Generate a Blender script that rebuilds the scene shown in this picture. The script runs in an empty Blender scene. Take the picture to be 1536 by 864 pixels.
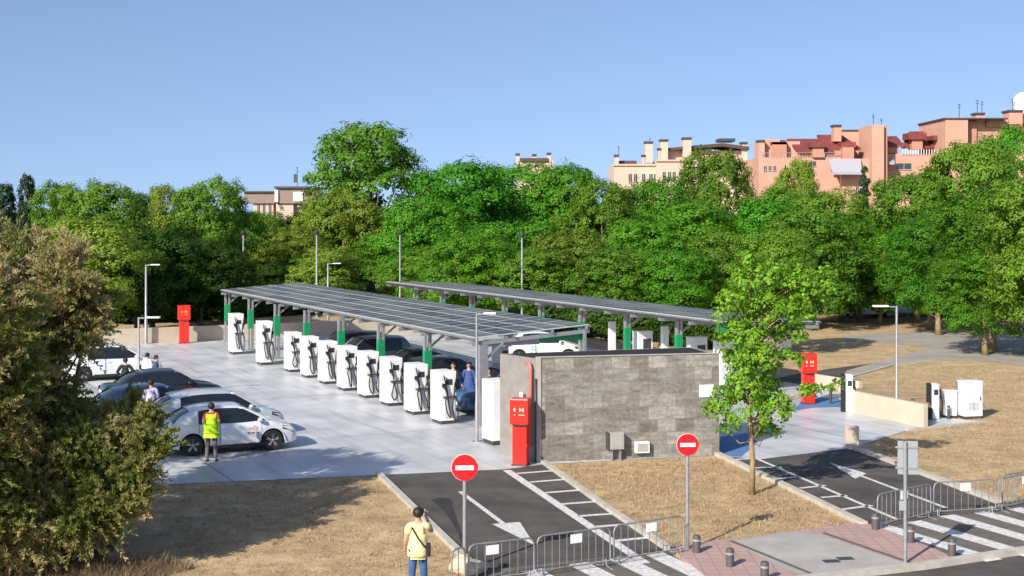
import bpy, math, random
import numpy as np
from math import radians as R, sin, cos, pi
from mathutils import Vector, Matrix
random.seed(7); rng = np.random.default_rng(7)
scene = bpy.context.scene
COL = scene.collection
# ---------------- camera ----------------
HC, F, HY, CX = 7.28, 2000.0, 325.0, 768.0     # eye height (m), focal length (px of the 1536 px frame), horizon row, centre column
cam_d = bpy.data.cameras.new('camera'); cam = bpy.data.objects.new('camera', cam_d); COL.objects.link(cam)
cam.location = (0, 0, HC); cam.rotation_euler = (R(90), 0, 0)
cam_d.sensor_width = 36.0; cam_d.lens = F/1536*36; cam_d.shift_y = -(432-HY)/1536
cam_d.clip_start = 0.3; cam_d.clip_end = 5000
scene.camera = cam
# ---------------- sky and sun ----------------
SUN_AZ = (-0.567, -0.823); SUN_EL = 30.5
w = bpy.data.worlds.new('World'); scene.world = w; w.use_nodes = True
nt = w.node_tree; nt.nodes.clear()
sky = nt.nodes.new('ShaderNodeTexSky'); sky.sky_type = 'NISHITA'; sky.sun_disc = False
sky.sun_elevation = R(SUN_EL); sky.sun_rotation = math.atan2(SUN_AZ[0], SUN_AZ[1])
sky.air_density = 1.0; sky.dust_density = 1.4; sky.ozone_density = 2.2; sky.altitude = 600
bg = nt.nodes.new('ShaderNodeBackground'); bg.inputs[1].default_value = 0.128
wo = nt.nodes.new('ShaderNodeOutputWorld')
stc = nt.nodes.new('ShaderNodeTexCoord'); sva = nt.nodes.new('ShaderNodeVectorMath'); sva.operation = 'ADD'; sva.inputs[1].default_value = (0, 0, 0.17)
svn = nt.nodes.new('ShaderNodeVectorMath'); svn.operation = 'NORMALIZE'          # hazy summer sky: keep the white band below the skyline
nt.links.new(stc.outputs['Generated'], sva.inputs[0]); nt.links.new(sva.outputs[0], svn.inputs[0]); nt.links.new(svn.outputs[0], sky.inputs[0])
stm = nt.nodes.new('ShaderNodeVectorMath'); stm.operation = 'MULTIPLY'; stm.inputs[1].default_value = (1.05, 0.975, 1.0)     # summer haze tint
nt.links.new(sky.outputs[0], stm.inputs[0]); nt.links.new(stm.outputs[0], bg.inputs[0]); nt.links.new(bg.outputs[0], wo.inputs[0])
sl = bpy.data.lights.new('sun', 'SUN'); sl.energy = 4.8; sl.angle = R(0.5); sl.color = (1.0, 0.93, 0.82)
sun = bpy.data.objects.new('sun', sl); COL.objects.link(sun)
sd = Vector((SUN_AZ[0]*cos(R(SUN_EL)), SUN_AZ[1]*cos(R(SUN_EL)), sin(R(SUN_EL))))
sun.rotation_euler = sd.to_track_quat('Z', 'Y').to_euler(); sun.location = (-30, -30, 40)
scene.view_settings.view_transform = 'Standard'; scene.view_settings.look = 'None'
scene.view_settings.gamma = 1.0; scene.view_settings.exposure = 0.45; scene.view_settings.use_curve_mapping = False
scene.cycles.use_denoising = True
scene.cycles.max_bounces = 6; scene.cycles.transparent_max_bounces = 8
scene.cycles.diffuse_bounces = 3; scene.cycles.glossy_bounces = 3; scene.cycles.transmission_bounces = 3

# ---------------- frames ----------------
def G(px, py, z=0.0):                      # point of the level z seen at a picture position
    d = F*(HC-z)/(py-HY); return Vector(((px-CX)/F*d, d, z))
def P(px, py, d):                          # point at distance d
    return Vector(((px-CX)/F*d, d, HC-(py-HY)/F*d))
V1 = Vector((-0.450, 0.893, 0)); V2 = Vector((0.893, 0.450, 0)); O1 = Vector((-1.29, 46.2, 0))
ROW = math.atan2(0.450, 0.893)             # heading of V2
def S(wd, t, z=0.0):                       # station frame: wd across, t along the row
    p = O1 + V2*wd + V1*t; return Vector((p.x, p.y, z))

# ---------------- materials ----------------
def mat(name, base, rough=0.6, metal=0.0, vary=0.0, vscale=2.0, bump=0.0, bscale=20.0, coat=0.0, second=None, alpha=None, trans=0.0, emit=0.0):
    m = bpy.data.materials.new(name); m.use_nodes = True; n = m.node_tree; L = n.links
    b = n.nodes['Principled BSDF']
    b.inputs['Base Color'].default_value = (*base, 1); b.inputs['Roughness'].default_value = rough
    b.inputs['Metallic'].default_value = metal
    if coat: b.inputs['Coat Weight'].default_value = coat; b.inputs['Coat Roughness'].default_value = 0.06
    if trans: b.inputs['Transmission Weight'].default_value = trans
    tc = n.nodes.new('ShaderNodeTexCoord')
    if vary or second:
        no = n.nodes.new('ShaderNodeTexNoise'); no.inputs['Scale'].default_value = vscale; no.inputs['Detail'].default_value = 6
        no.inputs['Roughness'].default_value = 0.65
        L.new(tc.outputs['Object'], no.inputs['Vector'])
        r = n.nodes.new('ShaderNodeValToRGB')
        r.color_ramp.elements[0].position = 0.36; r.color_ramp.elements[1].position = 0.64
        a = tuple(c*(1-vary) for c in base); c2 = second if second else tuple(min(1, c*(1+vary)) for c in base)
        r.color_ramp.elements[0].color = (*a, 1); r.color_ramp.elements[1].color = (*c2, 1)
        L.new(no.outputs[0], r.inputs[0]); L.new(r.outputs[0], b.inputs['Base Color'])
    if bump:
        n2 = n.nodes.new('ShaderNodeTexNoise'); n2.inputs['Scale'].default_value = bscale; n2.inputs['Detail'].default_value = 5
        L.new(tc.outputs['Object'], n2.inputs['Vector'])
        bp = n.nodes.new('ShaderNodeBump'); bp.inputs['Strength'].default_value = bump; bp.inputs['Distance'].default_value = 0.05
        L.new(n2.outputs[0], bp.inputs['Height']); L.new(bp.outputs[0], b.inputs['Normal'])
    return m

def leafmat(name, dark, light, trans=0.42, rough=0.55):
    m = bpy.data.materials.new(name); m.use_nodes = True; n = m.node_tree; L = n.links
    b = n.nodes['Principled BSDF']; out = n.nodes['Material Output']
    at = n.nodes.new('ShaderNodeAttribute'); at.attribute_name = 'tint'
    r = n.nodes.new('ShaderNodeValToRGB'); r.color_ramp.elements[0].color = (*dark, 1); r.color_ramp.elements[1].color = (*light, 1)
    oi = n.nodes.new('ShaderNodeObjectInfo')
    hs = n.nodes.new('ShaderNodeHueSaturation'); hs.inputs['Saturation'].default_value = 0.98
    mr = n.nodes.new('ShaderNodeMapRange'); mr.inputs[3].default_value = 0.486; mr.inputs[4].default_value = 0.508
    mv = n.nodes.new('ShaderNodeMapRange'); mv.inputs[3].default_value = 0.8; mv.inputs[4].default_value = 1.2
    L.new(at.outputs['Fac'], r.inputs[0]); L.new(r.outputs[0], hs.inputs['Color'])
    L.new(oi.outputs['Random'], mr.inputs[0]); L.new(mr.outputs[0], hs.inputs['Hue'])
    mu = n.nodes.new('ShaderNodeMath'); mu.operation = 'MULTIPLY'; mu.inputs[1].default_value = 7.31
    fr = n.nodes.new('ShaderNodeMath'); fr.operation = 'FRACT'
    L.new(oi.outputs['Random'], mu.inputs[0]); L.new(mu.outputs[0], fr.inputs[0]); L.new(fr.outputs[0], mv.inputs[0]); L.new(mv.outputs[0], hs.inputs['Value'])
    L.new(hs.outputs[0], b.inputs['Base Color']); b.inputs['Roughness'].default_value = rough
    b.inputs['Specular IOR Level'].default_value = 0.25
    t = n.nodes.new('ShaderNodeBsdfTranslucent'); L.new(hs.outputs[0], t.inputs[0])
    mx = n.nodes.new('ShaderNodeMixShader'); mx.inputs[0].default_value = trans
    L.new(b.outputs[0], mx.inputs[1]); L.new(t.outputs[0], mx.inputs[2]); L.new(mx.outputs[0], out.inputs[0])
    return m

def per_object_variation(m, lo, hi):
    n = m.node_tree; L = n.links; b = n.nodes['Principled BSDF']; src = b.inputs['Base Color'].links[0].from_socket
    oi = n.nodes.new('ShaderNodeObjectInfo'); mr = n.nodes.new('ShaderNodeMapRange'); mr.inputs[3].default_value = lo; mr.inputs[4].default_value = hi
    hs = n.nodes.new('ShaderNodeHueSaturation'); L.new(oi.outputs['Random'], mr.inputs[0]); L.new(mr.outputs[0], hs.inputs['Value']); L.new(src, hs.inputs['Color']); L.new(hs.outputs[0], b.inputs['Base Color'])
# ---------------- mesh helpers ----------------
def tag(o, label=None, cat=None, group=None, kind=None):
    if label: o['label'] = label
    if cat: o['category'] = cat
    if group: o['group'] = group
    if kind: o['kind'] = kind
    return o
def thing(name, label, cat, loc=(0, 0, 0), rz=0.0, group=None, scale=None):
    o = bpy.data.objects.new(name, None); COL.objects.link(o); o.location = loc; o.rotation_euler = (0, 0, rz)
    o.empty_display_size = 0.3
    if scale: o.scale = scale
    return tag(o, label, cat, group)
def copy_tree(o, parent=None):
    c = o.copy(); COL.objects.link(c)
    if parent is not None: c.parent = parent
    for ch in list(o.children): copy_tree(ch, c)
    return c
class MB:
    def __init__(s): s.v = []; s.f = []; s.m = []
    def add(s, vs, fs, mi=0):
        k = len(s.v); s.v += [tuple(x) for x in vs]; s.f += [tuple(i+k for i in f) for f in fs]; s.m += [mi]*len(fs); return s
    def box(s, c, d, rz=0.0, mi=0, taper=1.0):
        x, y, z = d[0]/2, d[1]/2, d[2]/2; cs, sn = cos(rz), sin(rz); vs = []
        for (a, b, e) in ((-1,-1,-1),(1,-1,-1),(1,1,-1),(-1,1,-1),(-1,-1,1),(1,-1,1),(1,1,1),(-1,1,1)):
            k = taper if e > 0 else 1; X, Y = a*x*k, b*y*k
            vs.append((c[0]+X*cs-Y*sn, c[1]+X*sn+Y*cs, c[2]+e*z))
        return s.add(vs, [(0,3,2,1),(4,5,6,7),(0,1,5,4),(1,2,6,5),(2,3,7,6),(3,0,4,7)], mi)
    def prism(s, poly, z0, z1, mi=0):
        n = len(poly); vs = [(p[0], p[1], z0) for p in poly]+[(p[0], p[1], z1) for p in poly]
        ar = sum(poly[i][0]*poly[(i+1) % n][1]-poly[(i+1) % n][0]*poly[i][1] for i in range(n))
        if ar < 0:
            vs = [(p[0], p[1], z0) for p in poly[::-1]]+[(p[0], p[1], z1) for p in poly[::-1]]
        return s.add(vs, [tuple(range(n-1, -1, -1)), tuple(range(n, 2*n))]+[(i, (i+1) % n, n+(i+1) % n, n+i) for i in range(n)], mi)
    def sheet(s, poly, z, mi=0):
        n = len(poly); ar = sum(poly[i][0]*poly[(i+1) % n][1]-poly[(i+1) % n][0]*poly[i][1] for i in range(n))
        p = poly if ar > 0 else poly[::-1]
        return s.add([(q[0], q[1], z) for q in p], [tuple(range(n))], mi)
    def bar(s, a, b, wd, h, mi=0):           # box beam from a to b, width wd, height h
        a, b = Vector(a), Vector(b); d = (b-a).normalized(); up = Vector((0, 0, 1))
        if abs(d.z) > 0.95: up = Vector((0, 1, 0))
        sx = d.cross(up).normalized()*wd/2; uy = sx.cross(d).normalized()*h/2
        vs = [a-sx-uy, a+sx-uy, a+sx+uy, a-sx+uy, b-sx-uy, b+sx-uy, b+sx+uy, b-sx+uy]
        return s.add(vs, [(0,1,2,3),(7,6,5,4),(0,4,5,1),(1,5,6,2),(2,6,7,3),(3,7,4,0)], mi)
    def tube(s, pts, rad, seg=8, mi=0, cap=True):
        pts = [Vector(p) for p in pts]; n = len(pts)
        if not hasattr(rad, '__len__'): rad = [rad]*n
        vs = []; prev = None
        for i, p in enumerate(pts):
            d = (pts[min(i+1, n-1)]-pts[max(i-1, 0)]).normalized()
            if prev is None:
                a = d.cross(Vector((0, 0, 1)) if abs(d.z) < 0.9 else Vector((1, 0, 0))).normalized()
            else:
                a = (prev-d*prev.dot(d)).normalized()
            prev = a; b = d.cross(a)
            for k in range(seg):
                t = 2*pi*k/seg; vs.append(p+(a*cos(t)+b*sin(t))*rad[i])
        fs = [(i*seg+k, i*seg+(k+1) % seg, (i+1)*seg+(k+1) % seg, (i+1)*seg+k) for i in range(n-1) for k in range(seg)]
        if cap: fs += [tuple(range(seg-1, -1, -1)), tuple(range((n-1)*seg, n*seg))]
        return s.add(vs, fs, mi)
    def lathe(s, prof, seg=20, c=(0, 0, 0), axis='z', mi=0):    # prof: (r, h) list
        vs = []; n = len(prof)
        for (r, h) in prof:
            for k in range(seg):
                t = 2*pi*k/seg; x, y = r*cos(t), r*sin(t)
                q = (x, y, h) if axis == 'z' else ((x, h, y) if axis == 'y' else (h, x, y))
                vs.append((c[0]+q[0], c[1]+q[1], c[2]+q[2]))
        fs = [(i*seg+k, i*seg+(k+1) % seg, (i+1)*seg+(k+1) % seg, (i+1)*seg+k) for i in range(n-1) for k in range(seg)]
        fs += [tuple(range(seg-1, -1, -1)), tuple(range((n-1)*seg, n*seg))]
        return s.add(vs, fs, mi)
    def ball(s, c, r, seg=12, rings=8, mi=0):
        if not hasattr(r, '__len__'): r = (r, r, r)
        vs = [(c[0], c[1], c[2]-r[2])]
        for i in range(1, rings):
            a = -pi/2+pi*i/rings
            for k in range(seg):
                t = 2*pi*k/seg; vs.append((c[0]+r[0]*cos(a)*cos(t), c[1]+r[1]*cos(a)*sin(t), c[2]+r[2]*sin(a)))
        vs.append((c[0], c[1], c[2]+r[2])); N = len(vs)-1; fs = []
        for k in range(seg):
            fs.append((0, 1+(k+1) % seg, 1+k)); fs.append((N, N-seg+k, N-seg+(k+1) % seg))
        for i in range(rings-2):
            for k in range(seg):
                a = 1+i*seg; fs.append((a+k, a+(k+1) % seg, a+seg+(k+1) % seg, a+seg+k))
        return s.add(vs, fs, mi)
    def build(s, name, mats, parent=None, smooth=False, bevel=0.0):
        me = bpy.data.meshes.new(name); me.from_pydata(s.v, [], s.f); me.update()
        if not isinstance(mats, (list, tuple)): mats = [mats]
        for m in mats: me.materials.append(m)
        if len(mats) > 1: me.polygons.foreach_set('material_index', s.m)
        if smooth:
            me.polygons.foreach_set('use_smooth', [True]*len(me.polygons))
            if smooth != 'all':
                me.set_sharp_from_angle(angle=R(38))
        o = bpy.data.objects.new(name, me); COL.objects.link(o)
        if parent is not None: o.parent = parent
        if bevel:
            b = o.modifiers.new('bevel', 'BEVEL'); b.width = bevel; b.segments = 2; b.limit_method = 'ANGLE'; b.angle_limit = R(40)
        return o
def fast_mesh(name, verts, nf, k, m, tint=None):
    me = bpy.data.meshes.new(name); nv = len(verts)
    me.vertices.add(nv); me.vertices.foreach_set('co', np.ascontiguousarray(verts, dtype=np.float32).ravel())
    me.loops.add(nf*k); me.loops.foreach_set('vertex_index', np.arange(nf*k, dtype=np.int32))
    me.polygons.add(nf); me.polygons.foreach_set('loop_start', np.arange(0, nf*k, k, dtype=np.int32))
    me.update(calc_edges=True)
    if tint is not None:
        a = me.attributes.new('tint', 'FLOAT', 'FACE'); a.data.foreach_set('value', np.ascontiguousarray(tint, dtype=np.float32))
    me.materials.append(m); return me
def link(name, me, parent=None):
    o = bpy.data.objects.new(name, me); COL.objects.link(o)
    if parent is not None: o.parent = parent
    return o
def unit(n, g=rng):
    v = g.normal(size=(n, 3)); return v/np.linalg.norm(v, axis=1, keepdims=True)
def leaf_quads(c, nrm, s, g=rng, aspect=0.62):
    """pointed leaf faces: centre c, facing nrm, length s"""
    n = len(c); a = np.cross(nrm, unit(n, g)); a /= np.linalg.norm(a, axis=1, keepdims=True)+1e-9
    b = np.cross(nrm, a); s = s[:, None]
    bend = nrm*s*0.12
    v = np.stack([c-a*s*0.5, c-b*s*0.5*aspect+bend, c+a*s*0.5, c+b*s*0.5*aspect+bend], axis=1)
    return v.reshape(-1, 3)

# base materials
M = {}
M['asphalt'] = mat('asphalt', (0.076, 0.069, 0.060), 0.92, vary=0.30, vscale=0.7, bump=0.25, bscale=60)
M['white_paint'] = mat('white_paint', (0.66, 0.65, 0.61), 0.75, vary=0.30, vscale=9, second=(0.76, 0.75, 0.72))
M['kerb'] = mat('kerb', (0.46, 0.43, 0.37), 0.85, vary=0.14, vscale=3)
M['beige_concrete'] = mat('beige_concrete', (0.50, 0.43, 0.33), 0.85, vary=0.10, vscale=0.8, bump=0.1)
M['grey_concrete'] = mat('grey_concrete', (0.36, 0.35, 0.33), 0.85, vary=0.12, vscale=1.5, bump=0.1)
M['pale_paving'] = mat('pale_paving', (0.38, 0.36, 0.33), 0.85, vary=0.12, vscale=1.1, bump=0.1)
M['galv'] = mat('galvanised_steel', (0.40, 0.41, 0.42), 0.45, 0.6, vary=0.12, vscale=6)
M['grey_paint'] = mat('grey_painted_steel', (0.33, 0.36, 0.38), 0.45, 0.2, vary=0.06)
M['dark_grey'] = mat('dark_grey_steel', (0.07, 0.075, 0.08), 0.5, 0.3)
M['black'] = mat('black_rubber', (0.015, 0.015, 0.016), 0.6)
M['white_panel'] = mat('white_coated_panel', (0.78, 0.79, 0.78), 0.4, vary=0.04, vscale=3)
M['barrier'] = mat('dull_barrier_steel', (0.26, 0.265, 0.27), 0.5, 0.4, vary=0.15, vscale=5)
M['green'] = mat('green_cladding', (0.012, 0.25, 0.10), 0.45)
M['red'] = mat('red_enamel', (0.72, 0.025, 0.015), 0.35, vary=0.06)
M['pv'] = mat('solar_cell_glass', (0.085, 0.095, 0.078), 0.5, 0.0, vary=0.35, vscale=2.0)
per_object_variation(M['pv'], 0.55, 1.5)  # brightness differs per panel, standing in for streaky glints on the glass
M['alu'] = mat('aluminium_frame', (0.55, 0.57, 0.58), 0.5, 0.3)
M['bark'] = mat('grey_brown_bark', (0.16, 0.12, 0.085), 0.9, vary=0.35, vscale=7, bump=0.5, bscale=15)
M['pale_bark'] = mat('pale_tan_bark', (0.30, 0.22, 0.11), 0.9, vary=0.25, vscale=7, bump=0.4, bscale=15)
M['blue_paint'] = mat('blue_floor_paint', (0.09, 0.20, 0.40), 0.7, vary=0.12, vscale=2)
M['glass'] = mat('dark_car_glass', (0.012, 0.016, 0.020), 0.08, coat=0.5)

# ---------------- ground ----------------
def ground_mat():
    m = bpy.data.materials.new('dry_earth'); m.use_nodes = True; n = m.node_tree; L = n.links; b = n.nodes['Principled BSDF']
    tc = n.nodes.new('ShaderNodeTexCoord')
    def noise(s, d, off=0):
        x = n.nodes.new('ShaderNodeTexNoise'); x.inputs['Scale'].default_value = s; x.inputs['Detail'].default_value = d; x.inputs['Roughness'].default_value = 0.7
        L.new(tc.outputs['Object'], x.inputs['Vector']); return x
    a = noise(0.8, 6); c = noise(2.6, 9); d = noise(14, 6)
    r1 = n.nodes.new('ShaderNodeValToRGB'); e = r1.color_ramp
    e.elements[0].position = .34; e.elements[0].color = (0.33, 0.235, 0.125, 1); e.elements[1].position = .64; e.elements[1].color = (0.70, 0.56, 0.36, 1)
    mm = n.nodes.new('ShaderNodeMix'); mm.data_type = 'FLOAT'; mm.inputs[0].default_value = 0.5
    L.new(c.outputs[0], mm.inputs[2]); L.new(d.outputs[0], mm.inputs[3]); L.new(mm.outputs[0], r1.inputs[0])
    r2 = n.nodes.new('ShaderNodeValToRGB'); r2.color_ramp.elements[0].position = .35; r2.color_ramp.elements[1].position = .65
    r2.color_ramp.elements[0].color = (0.72, 0.68, 0.62, 1); r2.color_ramp.elements[1].color = (1.12, 1.06, 1.0, 1)
    L.new(a.outputs[0], r2.inputs[0])
    mx = n.nodes.new('ShaderNodeMix'); mx.data_type = 'RGBA'; mx.blend_type = 'MULTIPLY'; mx.inputs[0].default_value = 1
    L.new(r1.outputs[0], mx.inputs[6]); L.new(r2.outputs[0], mx.inputs[7])
    # distant lawn beyond the station is green
    sx = n.nodes.new('ShaderNodeSeparateXYZ'); L.new(tc.outputs['Object'], sx.inputs[0])
    mr = n.nodes.new('ShaderNodeMapRange'); mr.inputs[1].default_value = 96; mr.inputs[2].default_value = 104
    L.new(sx.outputs['Y'], mr.inputs[0])
    mg = n.nodes.new('ShaderNodeMix'); mg.data_type = 'RGBA'; L.new(mr.outputs[0], mg.inputs[0]); L.new(mx.outputs[2], mg.inputs[6])
    rg = n.nodes.new('ShaderNodeValToRGB'); rg.color_ramp.elements[0].position = .4; rg.color_ramp.elements[1].position = .6
    rg.color_ramp.elements[0].color = (0.09, 0.13, 0.02, 1); rg.color_ramp.elements[1].color = (0.30, 0.30, 0.08, 1)
    L.new(a.outputs[0], rg.inputs[0]); L.new(rg.outputs[0], mg.inputs[7])
    L.new(mg.outputs[2], b.inputs['Base Color']); b.inputs['Roughness'].default_value = 0.95
    b.inputs['Specular IOR Level'].default_value = 0.1
    bp = n.nodes.new('ShaderNodeBump'); bp.inputs['Strength'].default_value = 0.7; bp.inputs['Distance'].default_value = 0.12
    L.new(mm.outputs[0], bp.inputs['Height']); L.new(bp.outputs[0], b.inputs['Normal'])
    return m
M['earth'] = ground_mat()
tag(MB().sheet([(-2500, -400), (2500, -400), (2500, 2600), (-2500, 2600)], 0).build('ground', M['earth']), kind='structure')

def slab_mat():
    m = bpy.data.materials.new('polished_concrete_slab'); m.use_nodes = True; n = m.node_tree; L = n.links; b = n.nodes['Principled BSDF']
    tc = n.nodes.new('ShaderNodeTexCoord')
    a = n.nodes.new('ShaderNodeTexNoise'); a.inputs['Scale'].default_value = 0.45; a.inputs['Detail'].default_value = 7; a.inputs['Roughness'].default_value = 0.62
    L.new(tc.outputs['Object'], a.inputs[0])
    r = n.nodes.new('ShaderNodeValToRGB'); r.color_ramp.elements[0].position = .38; r.color_ramp.elements[1].position = .62
    r.color_ramp.elements[0].color = (0.43, 0.44, 0.455, 1); r.color_ramp.elements[1].color = (0.60, 0.61, 0.62, 1); L.new(a.outputs[0], r.inputs[0])
    br = n.nodes.new('ShaderNodeTexBrick'); br.offset = 0; br.inputs['Scale'].default_value = 1; br.inputs['Brick Width'].default_value = 10; br.inputs['Row Height'].default_value = 10
    br.inputs['Mortar Size'].default_value = 0.035; br.inputs['Color1'].default_value = (1, 1, 1, 1); br.inputs['Color2'].default_value = (0.95, 0.95, 0.95, 1); br.inputs['Mortar'].default_value = (0.45, 0.45, 0.45, 1)
    L.new(tc.outputs['Object'], br.inputs[0])
    mx = n.nodes.new('ShaderNodeMix'); mx.data_type = 'RGBA'; mx.blend_type = 'MULTIPLY'; mx.inputs[0].default_value = 1
    L.new(r.outputs[0], mx.inputs[6]); L.new(br.outputs[0], mx.inputs[7]); L.new(mx.outputs[2], b.inputs['Base Color'])
    mp = n.nodes.new('ShaderNodeMapping'); mp.inputs['Scale'].default_value = (1.6, 0.10, 1); mp.inputs['Rotation'].default_value = (0, 0, 0.12); L.new(tc.outputs['Object'], mp.inputs[0])
    tn = n.nodes.new('ShaderNodeTexNoise'); tn.inputs['Scale'].default_value = 1.5; tn.inputs['Detail'].default_value = 6; L.new(mp.outputs[0], tn.inputs[0])      # tyre tracks along the lanes
    tr = n.nodes.new('ShaderNodeValToRGB'); tr.color_ramp.elements[0].position = .34; tr.color_ramp.elements[0].color = (.80, .80, .79, 1); tr.color_ramp.elements[1].position = .5; tr.color_ramp.elements[1].color = (1, 1, 1, 1); L.new(tn.outputs[0], tr.inputs[0])
    m3 = n.nodes.new('ShaderNodeMix'); m3.data_type = 'RGBA'; m3.blend_type = 'MULTIPLY'; m3.inputs[0].default_value = 1; L.new(mx.outputs[2], m3.inputs[6]); L.new(tr.outputs[0], m3.inputs[7]); L.new(m3.outputs[2], b.inputs['Base Color'])
    b.inputs['Roughness'].default_value = 0.42; b.inputs['Specular IOR Level'].default_value = 0.4
    return m
M['slab'] = slab_mat()
def xy(v): return (v.x, v.y)
PLAT = [G(-150, 738), G(258, 727), G(570, 713), G(757, 704.5), G(815, 697), G(1078, 683), G(1135, 690), G(1272, 673), G(1310, 662), G(1360, 646), G(1478, 634), G(1290, 612), S(17.5, 0), S(17.5, 36), S(-30, 36)]
slab = MB(); pl_local = []
for p in PLAT:                                      # kept in the station frame so the joints follow the rows
    q = p-O1; pl_local.append((q.dot(V2), q.dot(V1)))
slab.sheet(pl_local, 0.0)
so = slab.build('platform', M['slab']); so.location = (O1.x, O1.y, 0.012); so.rotation_euler = (0, 0, ROW); tag(so, kind='structure')

RAMP1 = [G(570, 713), G(757, 704.5), G(815, 697), G(1000, 826), G(1090, 892), G(800, 960), G(715, 858)]
RAMP2 = [G(1078, 683), G(1135, 690), G(1272, 673), G(1310, 685), G(1500, 757), G(1620, 800), G(1330, 812), G(1290, 786)]
ra = MB().sheet([xy(p) for p in RAMP1], 0.008); tag(ra.build('exit_ramp', M['asphalt']), kind='structure')
rb = MB().sheet([xy(p) for p in RAMP2], 0.008); tag(rb.build('entrance_ramp', M['asphalt']), kind='structure')
# road and crossings in the foreground
rd = MB().sheet([xy(G(1090, 892)), xy(G(1380, 852)), xy(G(1536, 829)), xy(G(1900, 775)), xy(G(3200, 900)), (40, 4), (-40, 4), (-40, 14), xy(G(600, 1010)), xy(G(800, 960))], 0.004)
tag(rd.build('road', M['asphalt']), kind='structure')
cr1 = MB().sheet([xy(G(715, 858)), xy(G(1000, 826)), xy(G(1090, 892)), xy(G(800, 960))], 0.012)
cw = mat('crossing_asphalt', (0.13, 0.115, 0.095), 0.9, vary=0.2, vscale=2, bump=0.2, bscale=60)
tag(cr1.build('crossing_strip', cw), kind='structure')
cr2 = MB().sheet([xy(G(1306, 790)), xy(G(1500, 757)), xy(G(1640, 740)), xy(G(1800, 790)), xy(G(1440, 842))], 0.0125)
tag(cr2.build('crossing_strip', cw), kind='structure')
def pave_mat():
    m = bpy.data.materials.new('pink_paving'); m.use_nodes = True; n = m.node_tree; L = n.links; b = n.nodes['Principled BSDF']
    tc = n.nodes.new('ShaderNodeTexCoord'); br = n.nodes.new('ShaderNodeTexBrick'); br.inputs['Scale'].default_value = 1
    br.inputs['Brick Width'].default_value = 0.3; br.inputs['Row Height'].default_value = 0.3; br.inputs['Mortar Size'].default_value = 0.012; br.offset = 0
    br.inputs['Color1'].default_value = (0.46, 0.30, 0.27, 1); br.inputs['Color2'].default_value = (0.40, 0.27, 0.24, 1); br.inputs['Mortar'].default_value = (0.28, 0.20, 0.18, 1)
    L.new(tc.outputs['Object'], br.inputs[0]); L.new(br.outputs[0], b.inputs['Base Color']); b.inputs['Roughness'].default_value = .85
    return m
M['pink'] = pave_mat()
SW = [G(1002, 823), G(1288, 787), G(1310, 790), G(1440, 842), G(1384, 852), G(1210, 872), G(1090, 892)]
tag(MB().prism([xy(p) for p in SW], -0.05, 0.05).build('pavement', M['pink']), kind='structure')
tag(MB().sheet([xy(G(1096, 815)), xy(G(1196, 801)), xy(G(1232, 806)), xy(G(1362, 850)), xy(G(1210, 868)), xy(G(1180, 860))], 0.056).build('pavement_slab', M['pale_paving']), kind='structure')
dl = MB()
for a, b_ in (((1096, 815), (1215, 864)), ((1235, 803), (1365, 848))):
    dl.bar(G(*a)+Vector((0, 0, .06)), G(*b_)+Vector((0, 0, .06)), 0.10, 0.008)
tag(dl.build('pavement_joint', mat('dark_joint', (0.12, 0.10, 0.10), 0.9)), kind='structure')
ch = MB()
for a in ((1247, 846), (1268, 842)):
    p = G(*a); ch.box((p.x, p.y, 0.062), (0.34, 0.22, 0.012), 0.15)
tag(ch.build('pavement_drain', M['dark_grey']), kind='structure')
# kerbs
def kerb(pts, wd=0.16, h=0.10, z=0.0, m='kerb', name='kerb'):
    k = MB()
    for a, b_ in zip(pts[:-1], pts[1:]):
        a, b_ = Vector(a), Vector(b_); a.z = b_.z = z+h/2; k.bar(a, b_, wd, h)
    return tag(k.build(name, M[m]), kind='structure')
kerb([G(568, 713), G(716, 858)]); kerb([G(815, 695), G(915, 767), G(1002, 826)]); kerb([G(1074, 682), G(1180, 732), G(1296, 789)], 0.2)
kerb([G(1272, 671), G(1310, 684), G(1500, 756)], 0.22)
kerb([G(1360, 646), G(1478, 634)], 0.12, 0.06)
kerb([G(1090, 893), G(1210, 873), G(1384, 853), G(1540, 829), G(1900, 775)], 0.22, 0.12)
kerb([G(1150, 590), G(1180, 585), G(1262, 570), G(1340, 548), G(1400, 541)], 0.16, 0.05)
# white paint
wp = MB()
def line(a, b_, wd=0.12, z=0.016, mb=None):
    a, b_ = G(*a), G(*b_); d = (b_-a).normalized(); n_ = Vector((-d.y, d.x, 0))*wd/2
    (mb or wp).sheet([xy(a-n_), xy(b_-n_), xy(b_+n_), xy(a+n_)], z)
def poly(pts, z=0.016, mb=None): (mb or wp).sheet([xy(G(*p)) for p in pts], z)
line((760, 706), (968, 846), 0.24)
for (xa, ya, xb, yb) in ((775,711,827,707),(795,724,845,720),(818,740,868,736),(843,757,896,753),(868,775,926,771),(893,791,957,786),(925,812,985,806)):
    line((xa, ya), (xb, yb), 0.17)
line((690, 738), (760, 790), 0.13); poly([(738, 787), (780, 784), (802, 819)], 0.0165)
line((1136, 689), (1348, 781), 0.12)
for (xa, ya, xb, yb) in ((1097,690,1148,688),(1122,703,1172,701),(1160,719,1198,716),(1200,733,1238,729),(1232,747,1270,744),(1262,765,1308,759)):
    line((xa, ya), (xb, yb), 0.15)
line((1285, 712), (1420, 763), 0.12); poly([(1243, 694), (1300, 711), (1283, 719)], 0.0165)
# zebra bars
def zebra(bars):
    for (xa, ya, xb, yb) in bars: line((xa, ya), (xb, yb), 0.46, 0.0185)
zebra([(796,856,870,900),(866,846,960,893),(926,838,1010,878),(978,830,1070,874)])
zebra([(1322,790,1492,842),(1370,783,1560,838),(1420,774,1600,826),(1470,769,1640,816),(1520,763,1700,812)])
tag(wp.build('road_marking', M['white_paint']), kind='structure')
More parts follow.
